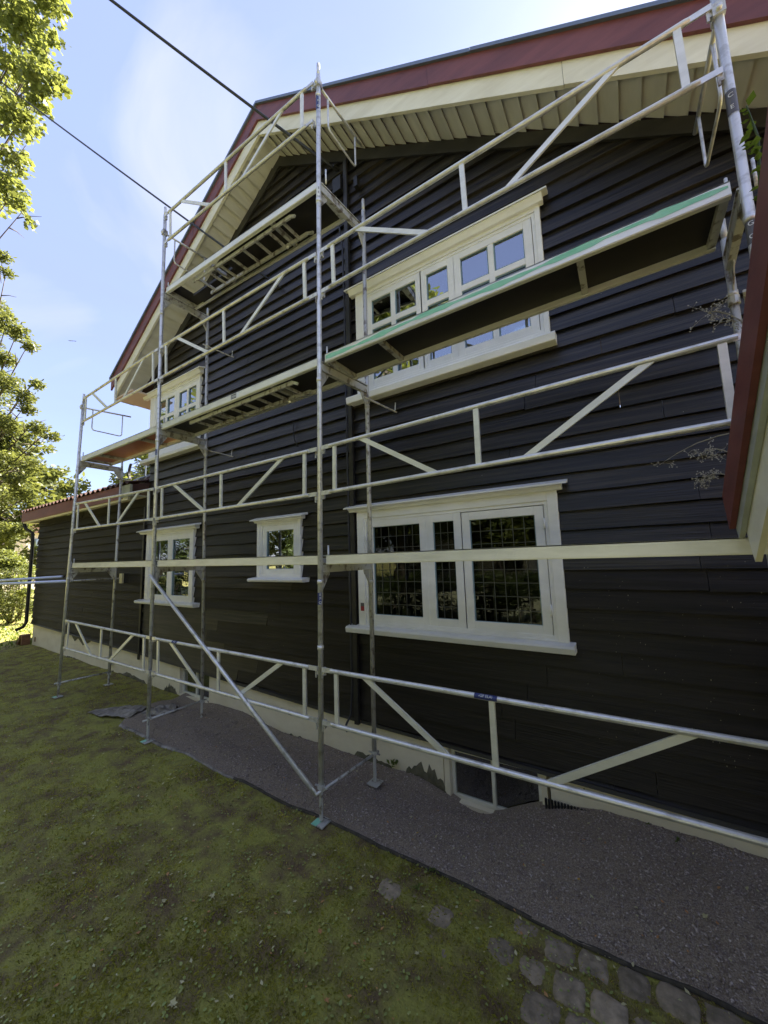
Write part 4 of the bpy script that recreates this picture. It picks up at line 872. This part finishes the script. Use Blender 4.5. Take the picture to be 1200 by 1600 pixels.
# ------------------------------------------------------------------ cables, antenna, poles, prop, bird
def cable(a, b, sag, r, label):
    a = Vector(a); b = Vector(b); pts = []
    for k in range(25): f = k/24; p = a+(b-a)*f; p.z -= sag*4*f*(1-f); pts.append(p)
    m1 = MB(); m1.tube(pts, r, 8); return solo('overhead_cable', m1, M['cable'], label, 'cable', smooth=True)
A1 = Vector((-.60, 1.08, 7.40)); d1 = Vector((-2.683, -1., 9.376)); d1x = Vector((-2.7, -1.4, 9.7))
cable(A1, A1+(d1-A1)*2.2, .05, .019, 'thick black cable running from the top of the gable over the upper scaffold bay')
A2 = Vector((-1.80, 1.10, 6.10)); d2 = Vector((-9.394, -1., 13.766))
cable(A2, A2+(d2-A2)*2.2, .12, .017, 'thin black cable crossing the sky on the left behind the scaffold posts')
an = thing('tv_antenna', 'grid television antenna on the low roof beside the upper wall corner', 'antenna', (-8.95, 2.5, 3.9))
m1 = MB(); m1.tube([(-8.95, 2.5, 3.7), (-8.99, 2.5, 4.25), (-9.0, 2.5, 4.68)], .022, 8); m1.build('mast', M['zinc'], an)
for z0, z1 in ((4.36, 4.84), (3.86, 4.22)):
    m1 = MB(); zc = (z0+z1)/2; n = 8
    P = [(-10.02+.10*((2*k/n-1)**2), z0+(z1-z0)*k/n) for k in range(n+1)]
    m1.add([(x+dx, y, z) for x, z in P for dx, y in ((0, 2.47), (.05, 2.47), (.05, 2.53), (0, 2.53))], [(4*k+a, 4*k+4+a, 4*k+4+b, 4*k+b) for k in range(n) for a, b in ((0, 1), (1, 2), (2, 3), (3, 0))]); m1.build('reflector', M['black'], an)
    for k in range(5):
        z = z0+.02+(z1-z0-.04)*k/4; m1 = MB(); m1.tube([(-10.0, 2.5, z), (-9.0, 2.5, z+(zc-z)*.12)], .008, 5); m1.build('rod', M['zinc'], an)
m1 = MB(); m1.tube([(-9.6, 2.5, 4.30), (-8.2, 2.5, 4.34)], .015, 6)
for k in range(12): x = -9.6+k*.12; m1.tube([(x, 2.42, 4.25), (x+.02, 2.58, 4.38)], .008, 4)
m1.build('yagi_boom', M['zinc'], an); m1 = MB(); m1.box((-9.15, 2.42, 4.15), (-8.85, 2.58, 4.27)); m1.build('mast_clamp', M['black'], an)
m1 = MB()
for k in range(9):
    x = -8.6+k*.12; m1.tube([(x, 2.3, 4.12+.05*math.sin(k*2)), (x+.1, 2.6, 4.42-.04*math.cos(k))], .018, 5)
m1.build('cable_bundle', M['black'], an)

def pole(a, m_pt, b, label, brush=False):
    a, m_pt, b = Vector(a), Vector(m_pt), Vector(b); t_ = thing('painting_pole', label, 'paint pole', a, 'painting poles')
    m1 = MB(); m1.tube([a, m_pt], .026, 10); m1.build('outer_tube', mat('blue_anodised_tube', (.62, .68, .85), .4, metal=.25), t_, smooth=True)
    m1 = MB(); m1.tube([m_pt-(m_pt-a).normalized()*.02, m_pt+(b-m_pt).normalized()*.09], .024, 10); m1.build('grip_collar', M['stickw'] if brush else M['black'], t_, smooth=True)
    if (b-m_pt).length > .1:
        m1 = MB(); m1.tube([m_pt, b], .013, 8); m1.build('inner_tube', M['steel2'], t_, smooth=True)
    if brush:
        m1 = MB(); m1.box((b.x-.02, b.y-.055, b.z-.10), (b.x+.10, b.y-.02, b.z+.10)); m1.build('brush_block', mat('brush_block', (.55, .50, .30), .6), t_)
        m1 = MB()
        for i_ in range(5):
            for j_ in range(9): x = b.x+.0+i_*.022; z = b.z-.09+j_*.0225; m1.tube([(x, b.y-.02, z), (x+.012, b.y+.09, z)], [.010, .005], 5)
        m1.build('bristles', M['black'], t_)
    return t_
pole((-9.18, -1.09, 1.503), (-6.37, .05, 1.551), (-6.50, 1.02, 1.54), 'long pole with a black brush touching the dark wall, in front of the far post', True)
pole((-9.81, -1.0, 1.532), (-7.135, .2, 1.623), (-7.15, .21, 1.623), 'plain shorter pole pointing at the wall just above the brush pole')
pr = thing('wooden_prop', 'brown boards leaning against the far corner of the cream foundation', 'wooden prop', (-12.55, 1.0, -.44))
m1 = MB(); m1.prism([(-12.95, .95, -.46), (-12.55, .95, -.10), (-12.42, .95, -.10), (-12.75, .95, -.46)], (0, .2, 0)); m1.build('leaning_board', M['wood'], pr)
m1 = MB(); m1.box((-12.42, .95, -.46), (-12.34, 1.14, -.10)); m1.build('upright_board', M['wood'], pr)
m1 = MB(); b0 = Vector((-33.4, 7.7, 19.75)); m1.add([b0+Vector(v)*.42 for v in ((0, 0, 0), (.1, -.1, .06), (-.5, -.5, .12), (-.45, -.15, .1), (.5, .5, .12), (.35, .6, .1), (-.2, .15, -.02), (.25, -.05, 0), (0, 0, .05))],
   [(1, 3, 2), (1, 8, 3), (1, 4, 5), (1, 5, 8), (0, 7, 8), (0, 8, 6), (0, 6, 7), (6, 8, 7)]); solo('bird', m1, M['black'], 'small dark bird gliding in the open sky left of the house', 'bird')

# weeds
def weed(c, n, s, seed, label, m_='leaf_bush'):
    r_ = random.Random(seed); m1 = MB(); z = c[2]
    for k in range(n):
        a = r_.random()*6.28; e = .2+1.0*r_.random(); l_ = s*(.6+.6*r_.random()); p = Vector(c)+Vector((r_.uniform(-1, 1), r_.uniform(-.6, .6), 0))*s*.7; d = Vector((math.cos(a)*math.cos(e), math.sin(a)*math.cos(e), math.sin(e))); sd = d.cross(Vector((0, 0, 1))).normalized()*l_*.24
        m1.add([p, p+d*l_*.5+sd, p+d*l_+Vector((0, 0, -l_*.2)), p+d*l_*.5-sd], [(0, 1, 2), (0, 2, 3)])
    return solo('weed', m1, M[m_], label, 'weed', fix=False)
weed((.02, 1.12, -.50), 18, .07, 1, 'pale weed at the wall foot behind the third inner scaffold foot'); weed((2.36, 1.12, -.385), 12, .05, 2, 'bright green weed at the foot of the foundation on the right')
weed((2.55, 1.05, -.36), 6, .03, 3, 'tiny green sprout right of the bright weed by the foundation'); weed((.98, -.16, -.49), 8, .035, 4, 'small green sprout in the moss just outside the gravel strip near the third post')
weed((1.02, .04, -.49), 8, .04, 5, 'leafy sprout on the edge of the gravel strip'); weed((1.95, 1.10, -.24), 8, .05, 6, 'thin dry weed against the lowest black boards', 'grass_dry')
# fallen leaves, each its own thing
LV = [(-.188, -.946, .030, 0, 'large pale green'), (-.437, -1.144, .026, 0, 'grey-green'), (-.628, -1.409, .020, 0, 'curled yellowish'), (.443, -1.243, .018, 0, 'small pale'), (.592, -.398, .022, 0, 'straw-coloured'),
      (2.625, .412, .028, 0, 'olive brown'), (.617, -.74, .022, 1, 'orange brown'), (1.955, .378, .014, 2, 'yellow'), (.853, -.69, .020, 1, 'rusty'), (1.372, -.023, .018, 1, 'orange'), (.217, -1.43, .030, 0, 'pointed pale'),
      (.157, -.311, .026, 0, 'folded straw'), (-2.447, -1.009, .022, 0, 'light'), (1.2, -.55, .020, 0, 'cream'), (-1.0, -.6, .020, 0, 'dull green'), (.35, -.75, .018, 0, 'whitish'), (.9, -1.0, .020, 1, 'brown'), (-1.6, -1.2, .022, 0, 'bleached'), (.75, .3, .012, 2, 'tiny yellow'), (2.1, .75, .012, 1, 'tiny red-brown')]
wh = ['left of the photo centre in the foreground lawn', 'just left of the large pale leaf in the lawn', 'far left in the foreground lawn', 'near the bottom edge of the photo, left of centre', 'in the lawn below the third scaffold foot', 'on the gravel at the lower right', 'in the lawn under the middle of the gravel edge', 'on the gravel right of the cellar window', 'beside the orange brown leaf in the lawn', 'at the outer edge of the gravel strip', 'in the bottom left of the lawn', 'just in front of the third scaffold foot', 'in the lawn left of the second scaffold foot', 'on the mossy ground left of the cobbles', 'in the lawn between the second and third scaffold feet', 'in the middle of the foreground lawn', 'close to the bottom edge right of centre', 'at the left edge of the lawn', 'on the gravel near the middle of the strip', 'on the gravel close to the foundation']
M['yl'] = mat('yellow_leaf', (.55, .33, .03), .6)
for k, (x, y, s, t_, nm) in enumerate(LV):
    r_ = random.Random(k+40); a = r_.random()*6.28; z = (Hs(x, y) if y < .03 else float(gravel_z(np.array([x]), np.array([y]))[0]))+.016
    n = 11; prof = [1, .62, .95, .5, .8, .35, .35, .8, .5, .95, .62]; P = []
    for q in range(n):
        ang_ = 2*PI*q/n; rr_ = s*prof[q]*(.85+.3*r_.random()); u, v = rr_*math.cos(ang_), rr_*math.sin(ang_)*.8
        P.append((x+u*math.cos(a)-v*math.sin(a), y+u*math.sin(a)+v*math.cos(a), z+.35*abs(v)+.008*r_.random()))
    m1 = MB(); m1.add([(x, y, z)]+P, [(0, q+1, (q+1) % n+1) for q in range(n)]); m1.tube([(P[6][0], P[6][1], P[6][2]), (x-(P[0][0]-x)*1.5, y-(P[0][1]-y)*1.5, z+.012)], .0012, 4)
    solo('fallen_leaf', m1, M[['dead_leaf', 'dead_leaf2', 'yl'][t_]], nm+' fallen leaf '+wh[k], 'leaf', 'leaves fallen on the ground', fix=False)
# twigs and small leaf litter (stuff)
rs = np.random.RandomState(77); n = 4200; x = -10+14*rs.rand(n*5); y = -3.2+4.2*rs.rand(n*5); ok = rs.rand(n*5) < np.clip(2.2/(np.hypot(x-CAMP.x, y-CAMP.y)), 0, 1); x = x[ok][:n]; y = y[ok][:n]; k = len(x); s_ = .003+.012*rs.rand(k)**3
a = rs.rand(k)*6.28; q = np.array([[-1, -.5, 0], [0, -.7, .3], [1.2, 0, .5], [0, .6, .2]]); 
z = np.where((y > edge_y(x)) & (x > -4.3), gravel_z(x, y), zl(x, y))+.013
P = np.stack([(q[None, :, 0]*np.cos(a)[:, None]-q[None, :, 1]*np.sin(a)[:, None])*s_[:, None]+x[:, None], (q[None, :, 0]*np.sin(a)[:, None]+q[None, :, 1]*np.cos(a)[:, None])*s_[:, None]+y[:, None], q[None, :, 2]*s_[:, None]+z[:, None]], -1)
o = npmesh('leaf_litter', P.reshape(-1, 3), np.arange(k*4).reshape(-1, 4), M['dead_leaf'], mats=[M['dead_leaf'], M['dead_leaf2']], mi=(rs.rand(k) > .7).astype(int)); o['kind'] = 'stuff'; o['label'] = 'bits of dry leaf scattered over lawn and gravel'; o['category'] = 'leaf litter'
rnd = random.Random(9); m1 = MB()
for k in range(70):
    x = rnd.uniform(-3, 3); y = rnd.uniform(-2, .3); a = rnd.random()*6.28; l_ = rnd.uniform(.03, .13); z = Hs(x, y)+.018; m1.tube([(x, y, z), (x+.5*l_*math.cos(a), y+.5*l_*math.sin(a), z+.008), (x+l_*math.cos(a+.3), y+l_*math.sin(a+.3), z)], .0013, 4)
o = m1.build('twigs', M['bark']); o['kind'] = 'stuff'; o['label'] = 'thin twigs lying in the moss'; o['category'] = 'twigs'

# ------------------------------------------------------------------ trees
LOBE = np.array([(0, 0), (.35, .42), (.18, .62), (.62, .60), (.62, .98), (1.0, 0), (.62, -.98), (.62, -.60), (.18, -.62), (.35, -.42)])*np.array([1, .6])
OVAL = np.array([(0, 0), (.35, .28), (.75, .24), (1.05, 0), (.75, -.24), (.35, -.28)])
def leaves(centres, radii, n, size, shape, mat_, seed, parent, flat=.5, name='crown', droop=0, power=2.2):
    rs = np.random.RandomState(seed); C_ = np.array(centres, float); R_ = np.array(radii, float); pr_ = R_**power; pr_ /= pr_.sum()
    idx = rs.choice(len(C_), n, p=pr_); d = rs.normal(size=(n, 3)); d /= np.linalg.norm(d, axis=1)[:, None]; rad = rs.rand(n)**(1/2.2)
    # sub-clumps make gaps and light/dark masses
    P = C_[idx]+d*(R_[idx]*rad)[:, None]*np.array([1, 1, .75])
    sub = vnoise(P[:, 0]*1.0+P[:, 2]*.7+200, P[:, 1]+P[:, 2]*.9+200, .55, seed) ; keep = sub > .3
    P = P[keep]; n = len(P); P[:, 2] -= droop*rs.rand(n)
    nrm = rs.normal(size=(n, 3))*.8; nrm[:, 2] += 1.0*(1-flat)+.5; nrm /= np.linalg.norm(nrm, axis=1)[:, None]
    t0 = rs.normal(size=(n, 3)); t0 -= (t0*nrm).sum(1)[:, None]*nrm; t0 /= np.linalg.norm(t0, axis=1)[:, None]; t1 = np.cross(nrm, t0)
    s_ = size*(.6+.7*rs.rand(n)); k = len(shape)
    V = P[:, None]+(t0[:, None]*shape[None, :, :1]+t1[:, None]*shape[None, :, 1:]*(.8+.0*s_[:, None, None]))*s_[:, None, None]
    V -= nrm[:, None]*(np.abs(shape[:, 1])**1.5)[None, :, None]*s_[:, None, None]*.35
    org = np.array(ORG.get(parent, Vector((0, 0, 0)))); V = V-org
    return npmesh(name, V.reshape(-1, 3), np.arange(n*k).reshape(-1, k), mat_, parent=parent)
def trunk_limbs(base, top, r, tips, parent, seed, forks=2):
    rnd_ = random.Random(seed); base = Vector(base); top = Vector(top)
    m1 = MB(); pts = [base+(top-base)*f+Vector((rnd_.uniform(-1, 1), rnd_.uniform(-1, 1), 0))*.12*(f > 0) for f in (0, .2, .45, .7, 1)]
    m1.tube(pts, [r*1.25, r, r*.8, r*.6, r*.3], 9)
    m1.build('trunk', M['bark'], parent, smooth=True)
    m1 = MB()
    for t_ in tips:
        t_ = Vector(t_); t_ = t_+(top-t_)*.07; f = min(.95, max(.3, (t_.z-base.z)*.75/max(.1, (top.z-base.z)))); s = base+(top-base)*f; m_ = (s+t_)/2+Vector((0, 0, -.08*(t_-s).length))
        m1.tube([s, m_, t_], [r*.16, r*.08, r*.03], 6)
        for q in range(forks+2):
            g = m_+(t_-m_)*rnd_.random(); e = g+Vector((rnd_.uniform(-1, 1), rnd_.uniform(-1, 1), rnd_.uniform(-.5, .9)))*min(.45, .2*(t_-s).length); m1.tube([g, (g+e)/2+Vector((0, 0, .04)), e], [r*.07, r*.04, r*.018], 4)
    return m1.build('limbs', M['bark'], parent, smooth=True)
RAY = lambda px, py, t_: CAMP+(fw+rr*((px-600)/F)-uu*((py-800)/F))*t_
# tall maple whose branches hang into the top left corner
T1 = thing('maple_tree', 'sunlit yellow-green maple branches hanging into the top left corner of the sky', 'tree', (-13.2, -2.2, -.45))
cl = []; rd = []
for px, py, t_, r_ in ((5, 20, 9, .75), (45, 45, 9.3, .5), (70, 90, 9.0, .33), (88, 128, 9.1, .27), (60, 120, 8.8, .40), (25, 110, 9.3, .55), (15, 180, 9, .55), (45, 190, 9.3, .30), (62, 160, 9.0, .27), (28, 250, 9, .35), (8, 290, 9.1, .45), (30, 315, 9.1, .24), (46, 345, 9, .15), (-30, 120, 9.6, 1.1), (-60, 260, 9.8, 1.2), (-40, -60, 9.8, 1.4), (40, -40, 9.3, .8), (-120, 80, 10.5, 2.0), (75, 0, 9.1, .42), (52, 232, 9.0, .13), (85, 60, 9, .2)):
    p = RAY(px, py, t_); cl.append(tuple(p)); rd.append(r_)
leaves(cl, rd, 21000, .12, LOBE, M['leaf_lit'], 5, T1, flat=.6, droop=.08, power=1.9)
trunk_limbs((-13.2, -2.2, -.45), (-12.6, -1.6, 14.5), .28, cl, T1, 3)
# big tree beyond the low roof corner
T2 = thing('broadleaf_tree', 'tall broadleaf tree with layered drooping branches beyond the low roof corner', 'tree', (-21.0, .6, -.4))
cl = []; rd = []
for px, py, t_, r_ in ((5, 400, 15, .30), (10, 425, 15, .26), (12, 505, 14.6, .55), (30, 520, 14.5, .42), (48, 540, 14.5, .28), (5, 560, 15, .45), (10, 600, 14.5, .6), (40, 620, 14.3, .35), (58, 600, 14.3, .25), (20, 660, 14.5, .6), (60, 668, 14.2, .36), (85, 682, 14.1, .26), (75, 700, 14.3, .2), (15, 720, 14.8, .6), (50, 725, 14.4, .42), (10, 780, 15, .7), (40, 770, 14.7, .5), (52, 790, 14.8, .35), (15, 830, 15.2, .55), (35, 825, 15.2, .32), (-50, 480, 15.5, 1.4), (-60, 600, 15.5, 1.7), (-60, 740, 15.5, 1.8), (-120, 520, 16.5, 2.6), (45, 640, 14.5, .3), (25, 750, 14.2, .4)):
    p = RAY(px, py, t_); cl.append(tuple(p)); rd.append(r_)
leaves(cl, rd, 56000, .125, OVAL, M['leaf_dark'], 8, T2, flat=.35, droop=.05, power=1.9)
trunk_limbs((-21.0, .6, -.4), (-19.5, .9, 11), .38, cl, T2, 5)
# shrubs at the far left corner
def shrub(name, label, base, cs, n, size, m_, seed, shape=OVAL, cat='bush'):
    t_ = thing(name, label, cat, base); leaves([c[:3] for c in cs], [c[3] for c in cs], n, size, shape, m_, seed, t_, flat=.5, name='foliage')
    m1 = MB(); b = Vector(base)
    for c in cs: m1.tube([b+Vector((.1*random.Random(seed).random(), 0, 0)), (b+Vector(c[:3]))/2+Vector((0, 0, .15)), Vector(c[:3])], [.035, .025, .01], 5)
    m1.build('stems', M['bark'], t_, smooth=True); return t_
def ground_at(p): return (p.x, p.y, -.42)
cs = [(*RAY(x, y, t_), r_) for x, y, t_, r_ in ((10, 905, 15, .7), (35, 900, 15, .45), (25, 935, 14.6, .5), (5, 960, 14.6, .5), (50, 950, 15, .35), (-20, 930, 15, .9))]
shrub('dark_shrub', 'dark green dense shrub at the left edge behind the painting poles', ground_at(RAY(15, 980, 14.8)), cs, 11000, .085, M['leaf_dark'], 31)
cs = [(*RAY(x, y, t_), r_) for x, y, t_, r_ in ((20, 880, 15.6, .45), (42, 890, 15.8, .32), (8, 870, 15.8, .4), (40, 925, 14.0, .22), (30, 905, 14.2, .2))]
shrub('bright_shrub', 'bright yellow-green shrub catching sun beside the black downpipe', ground_at(RAY(30, 980, 15.5)), cs, 5200, .10, M['leaf_lit'], 32)
m1 = MB(); m1.prism([(-15.6, 2.0, -.42), (-15.0, 1.6, -.1), (-14.6, 1.9, .05), (-14.2, 2.6, -.42)], (.3, .8, 0)); 
# pale house glimpsed through the leaves
fh = thing('distant_house', 'pale pinkish house glimpsed between leaves at the far left', 'house', (-50, 10, -.5))
m1 = MB(); m1.box((-58, 6, -.5), (-46, 13, 5.2)); m1.build('wall', M['far_wall'], fh); m1 = MB(); m1.prism([(-45.6, 5.4, 5.2), (-45.6, 9.5, 7.6), (-45.6, 13.6, 5.2)], (-13, 0, 0)); m1.build('roof', M['far_roof'], fh)
for y in (7.3, 9.4, 11.3):
    for z in (1.2, 3.4):
        m1 = MB(); m1.box((-45.99, y, z), (-45.93, y+.9, z+1.2)); m1.build('window', M['glass'], fh)
# trees on the far side of the garden: they light the wall green and show in the panes
bk = [(-16, -17, 16, 0), (-13, -14, 15, 1), (-4.5, -20, 14, 2), (1.0, -21, 14, 0), (7, -20, 13, 1), (13, -20, 13, 2), (-22, -12, 14, 1), (-26, -5, 13, 2), (-30, 4, 12, 0), (-27, 12, 11, 1), (17, -12, 12, 0), (-18, -11, 14, 0), (-9.5, -15.5, 20, 2), (-30, -9, 14, 1)]
kinds = ['tall rounded', 'broad dense', 'slender loose']
def place_name(x, y): return 'beyond the left edge of the lawn' if x < -20 else 'across the garden behind the viewer'
protos = []
for q in range(3):
    rnd = random.Random(60+q); t_ = thing('garden_tree', '', 'tree', (0, 0, 0), 'trees round the garden'); cs = []; rs_ = []
    for k in range(26):
        a = rnd.random()*6.28; h = .22+.75*rnd.random(); w_ = math.sin(PI*min(1, (h-.1)/.95))**.7; r = w_*(.30 if q != 2 else .22)*11*rnd.random()**.5; cs.append((r*math.cos(a), r*math.sin(a), 11*h)); rs_.append(.9+.8*rnd.random())
    leaves(cs, rs_, 26000, .30, OVAL, [M['leaf_dark'], M['leaf_lit'], M['leaf_lit']][q], 70+q, t_, flat=.5); trunk_limbs((0, 0, 0), (.2, .1, 9.5), .24, cs[:14], t_, 80+q, 1); protos.append(t_)
first = [True]*3; ords = ['nearest the street side', 'second from the left', 'third from the left', 'in the middle', 'fourth from the right', 'third from the right', 'at the left corner', 'left of the sunny grass', 'behind the dark shrub', 'beyond the pale house side', 'at the right corner', 'nearest to the low extension', 'tallest of all and mirrored in the upper panes', 'farthest along the street side']
for k, (x, y, h, q) in enumerate(bk):
    p = protos[q]
    if first[q]: o = p; first[q] = False
    else:
        o = p.copy(); COL.objects.link(o)
        for ch in list(p.children): c_ = ch.copy(); COL.objects.link(c_); c_.parent = o
    o.location = (x, y, -.5); s_ = h/11; o.scale = (s_, s_, s_); o.rotation_euler = (0, 0, k*1.3); o['label'] = kinds[q]+' leafy tree '+place_name(x, y)+', '+ords[k] if k != 12 else 'tallest loose tree across the garden, mirrored in the upper panes'

# unseen hedge lengths added behind the viewer to darken the pane reflections
for k, (x, lab) in enumerate(((-13.5, 'leftmost length of the added screening hedge, facing the low extension'), (-6.5, 'low trimmed length of the added screening hedge, nearest the viewer'), (.5, 'tall angled length of the added screening hedge mirrored in the small window'), (7.5, 'rightmost length of the added screening hedge behind the viewer'))):
    if k == 0:
        hb = thing('screening_hedge', lab, 'hedge', (0, 0, 0), 'unseen screening hedge lengths behind the viewer'); rnd = random.Random(91)
        cs = [(3.5*rnd.uniform(-1, 1), .6*rnd.uniform(-1, 1), .3+2.9*rnd.random()) for _ in range(60)]; leaves(cs, [.5+.3*rnd.random() for _ in cs], 15000, .13, OVAL, M['hedge'], 92, hb, name='foliage')
        m1 = MB()
        for c_ in cs[:20]: m1.tube([(c_[0], 0, 0), (c_[0], c_[1]*.5, c_[2]*.5), c_], [.04, .03, .01], 5)
        m1.build('stems', M['bark'], hb)
        o = hb
    else:
        o = hb.copy(); COL.objects.link(o); o['label'] = lab
        for ch in list(hb.children): c_ = ch.copy(); COL.objects.link(c_); c_.parent = o
    o.location = ((-18.5, -5.0, -.5), (-3, -7.4, -.5), (-12.5, -10.5, -.5), (7.5, -17, -.5))[k]; o.scale = ((1.2, 1.4, 1.15), (1, 1, .52), (1.1, 1.3, 1.3), (1, 1, 1))[k]; o.rotation_euler = (0, 0, (1.15, PI, .6, 0)[k])

nh = thing('neighbour_house', 'pale sunlit house with red tiled roof, mirrored in the leaded window panes', 'house', (-9.5, -24, -.5))
m1 = MB(); m1.box((-14, -30, -.5), (-3, -22, 4.6)); m1.build('wall', M['far_wall'], nh)
m1 = MB(); m1.prism([(-14.4, -21.4, 4.5), (-14.4, -26, 8.0), (-14.4, -30.6, 4.5)], (11.8, 0, 0)); m1.build('roof', M['tile'], nh)
for x in (-13, -10.3, -7.8, -5):
    m1 = MB(); m1.box((x, -22.02, .6), (x+1.2, -21.95, 2.2)); m1.build('window', M['glass'], nh)

m1 = MB(); m1.add([(-14, -60, -.44), (40, -60, -.44), (40, -7, -.44), (-14, -7, -.44)], [(0, 1, 2, 3)])  # unseen pale lawn sheet added behind the viewer to bounce light onto the wall
gl_ = m1.build('bounce_lawn', mat('bounce_lawn_surface', (.20, .21, .12), .9, var=(.26, .26, .16), vscale=(3, 3, 3), detail=9, bump=1, bscale=(60, 60, 60)), fix=False); gl_['kind'] = 'structure'
# pale specks of paint and droppings on the lower boards
rnd = random.Random(55); m1 = MB()
for k in range(150):
    x = rnd.uniform(2.0, 3.4) if k < 110 else rnd.uniform(-4, 3.3); z = rnd.uniform(.2, 1.8) if k < 110 else rnd.uniform(.1, 5); s_ = rnd.uniform(.0008, .0026); t_ = s_*rnd.uniform(.6, 2.5); y = 1.1185
    m1.add([(x-s_, y, z-t_), (x+s_, y, z-t_*.7), (x+s_*.6, y, z+t_), (x-s_*.8, y, z+t_*.8)], [(0, 1, 2, 3)])
o = m1.build('paint_fleck', M['dry'], house, fix=False); o['kind'] = 'stuff'
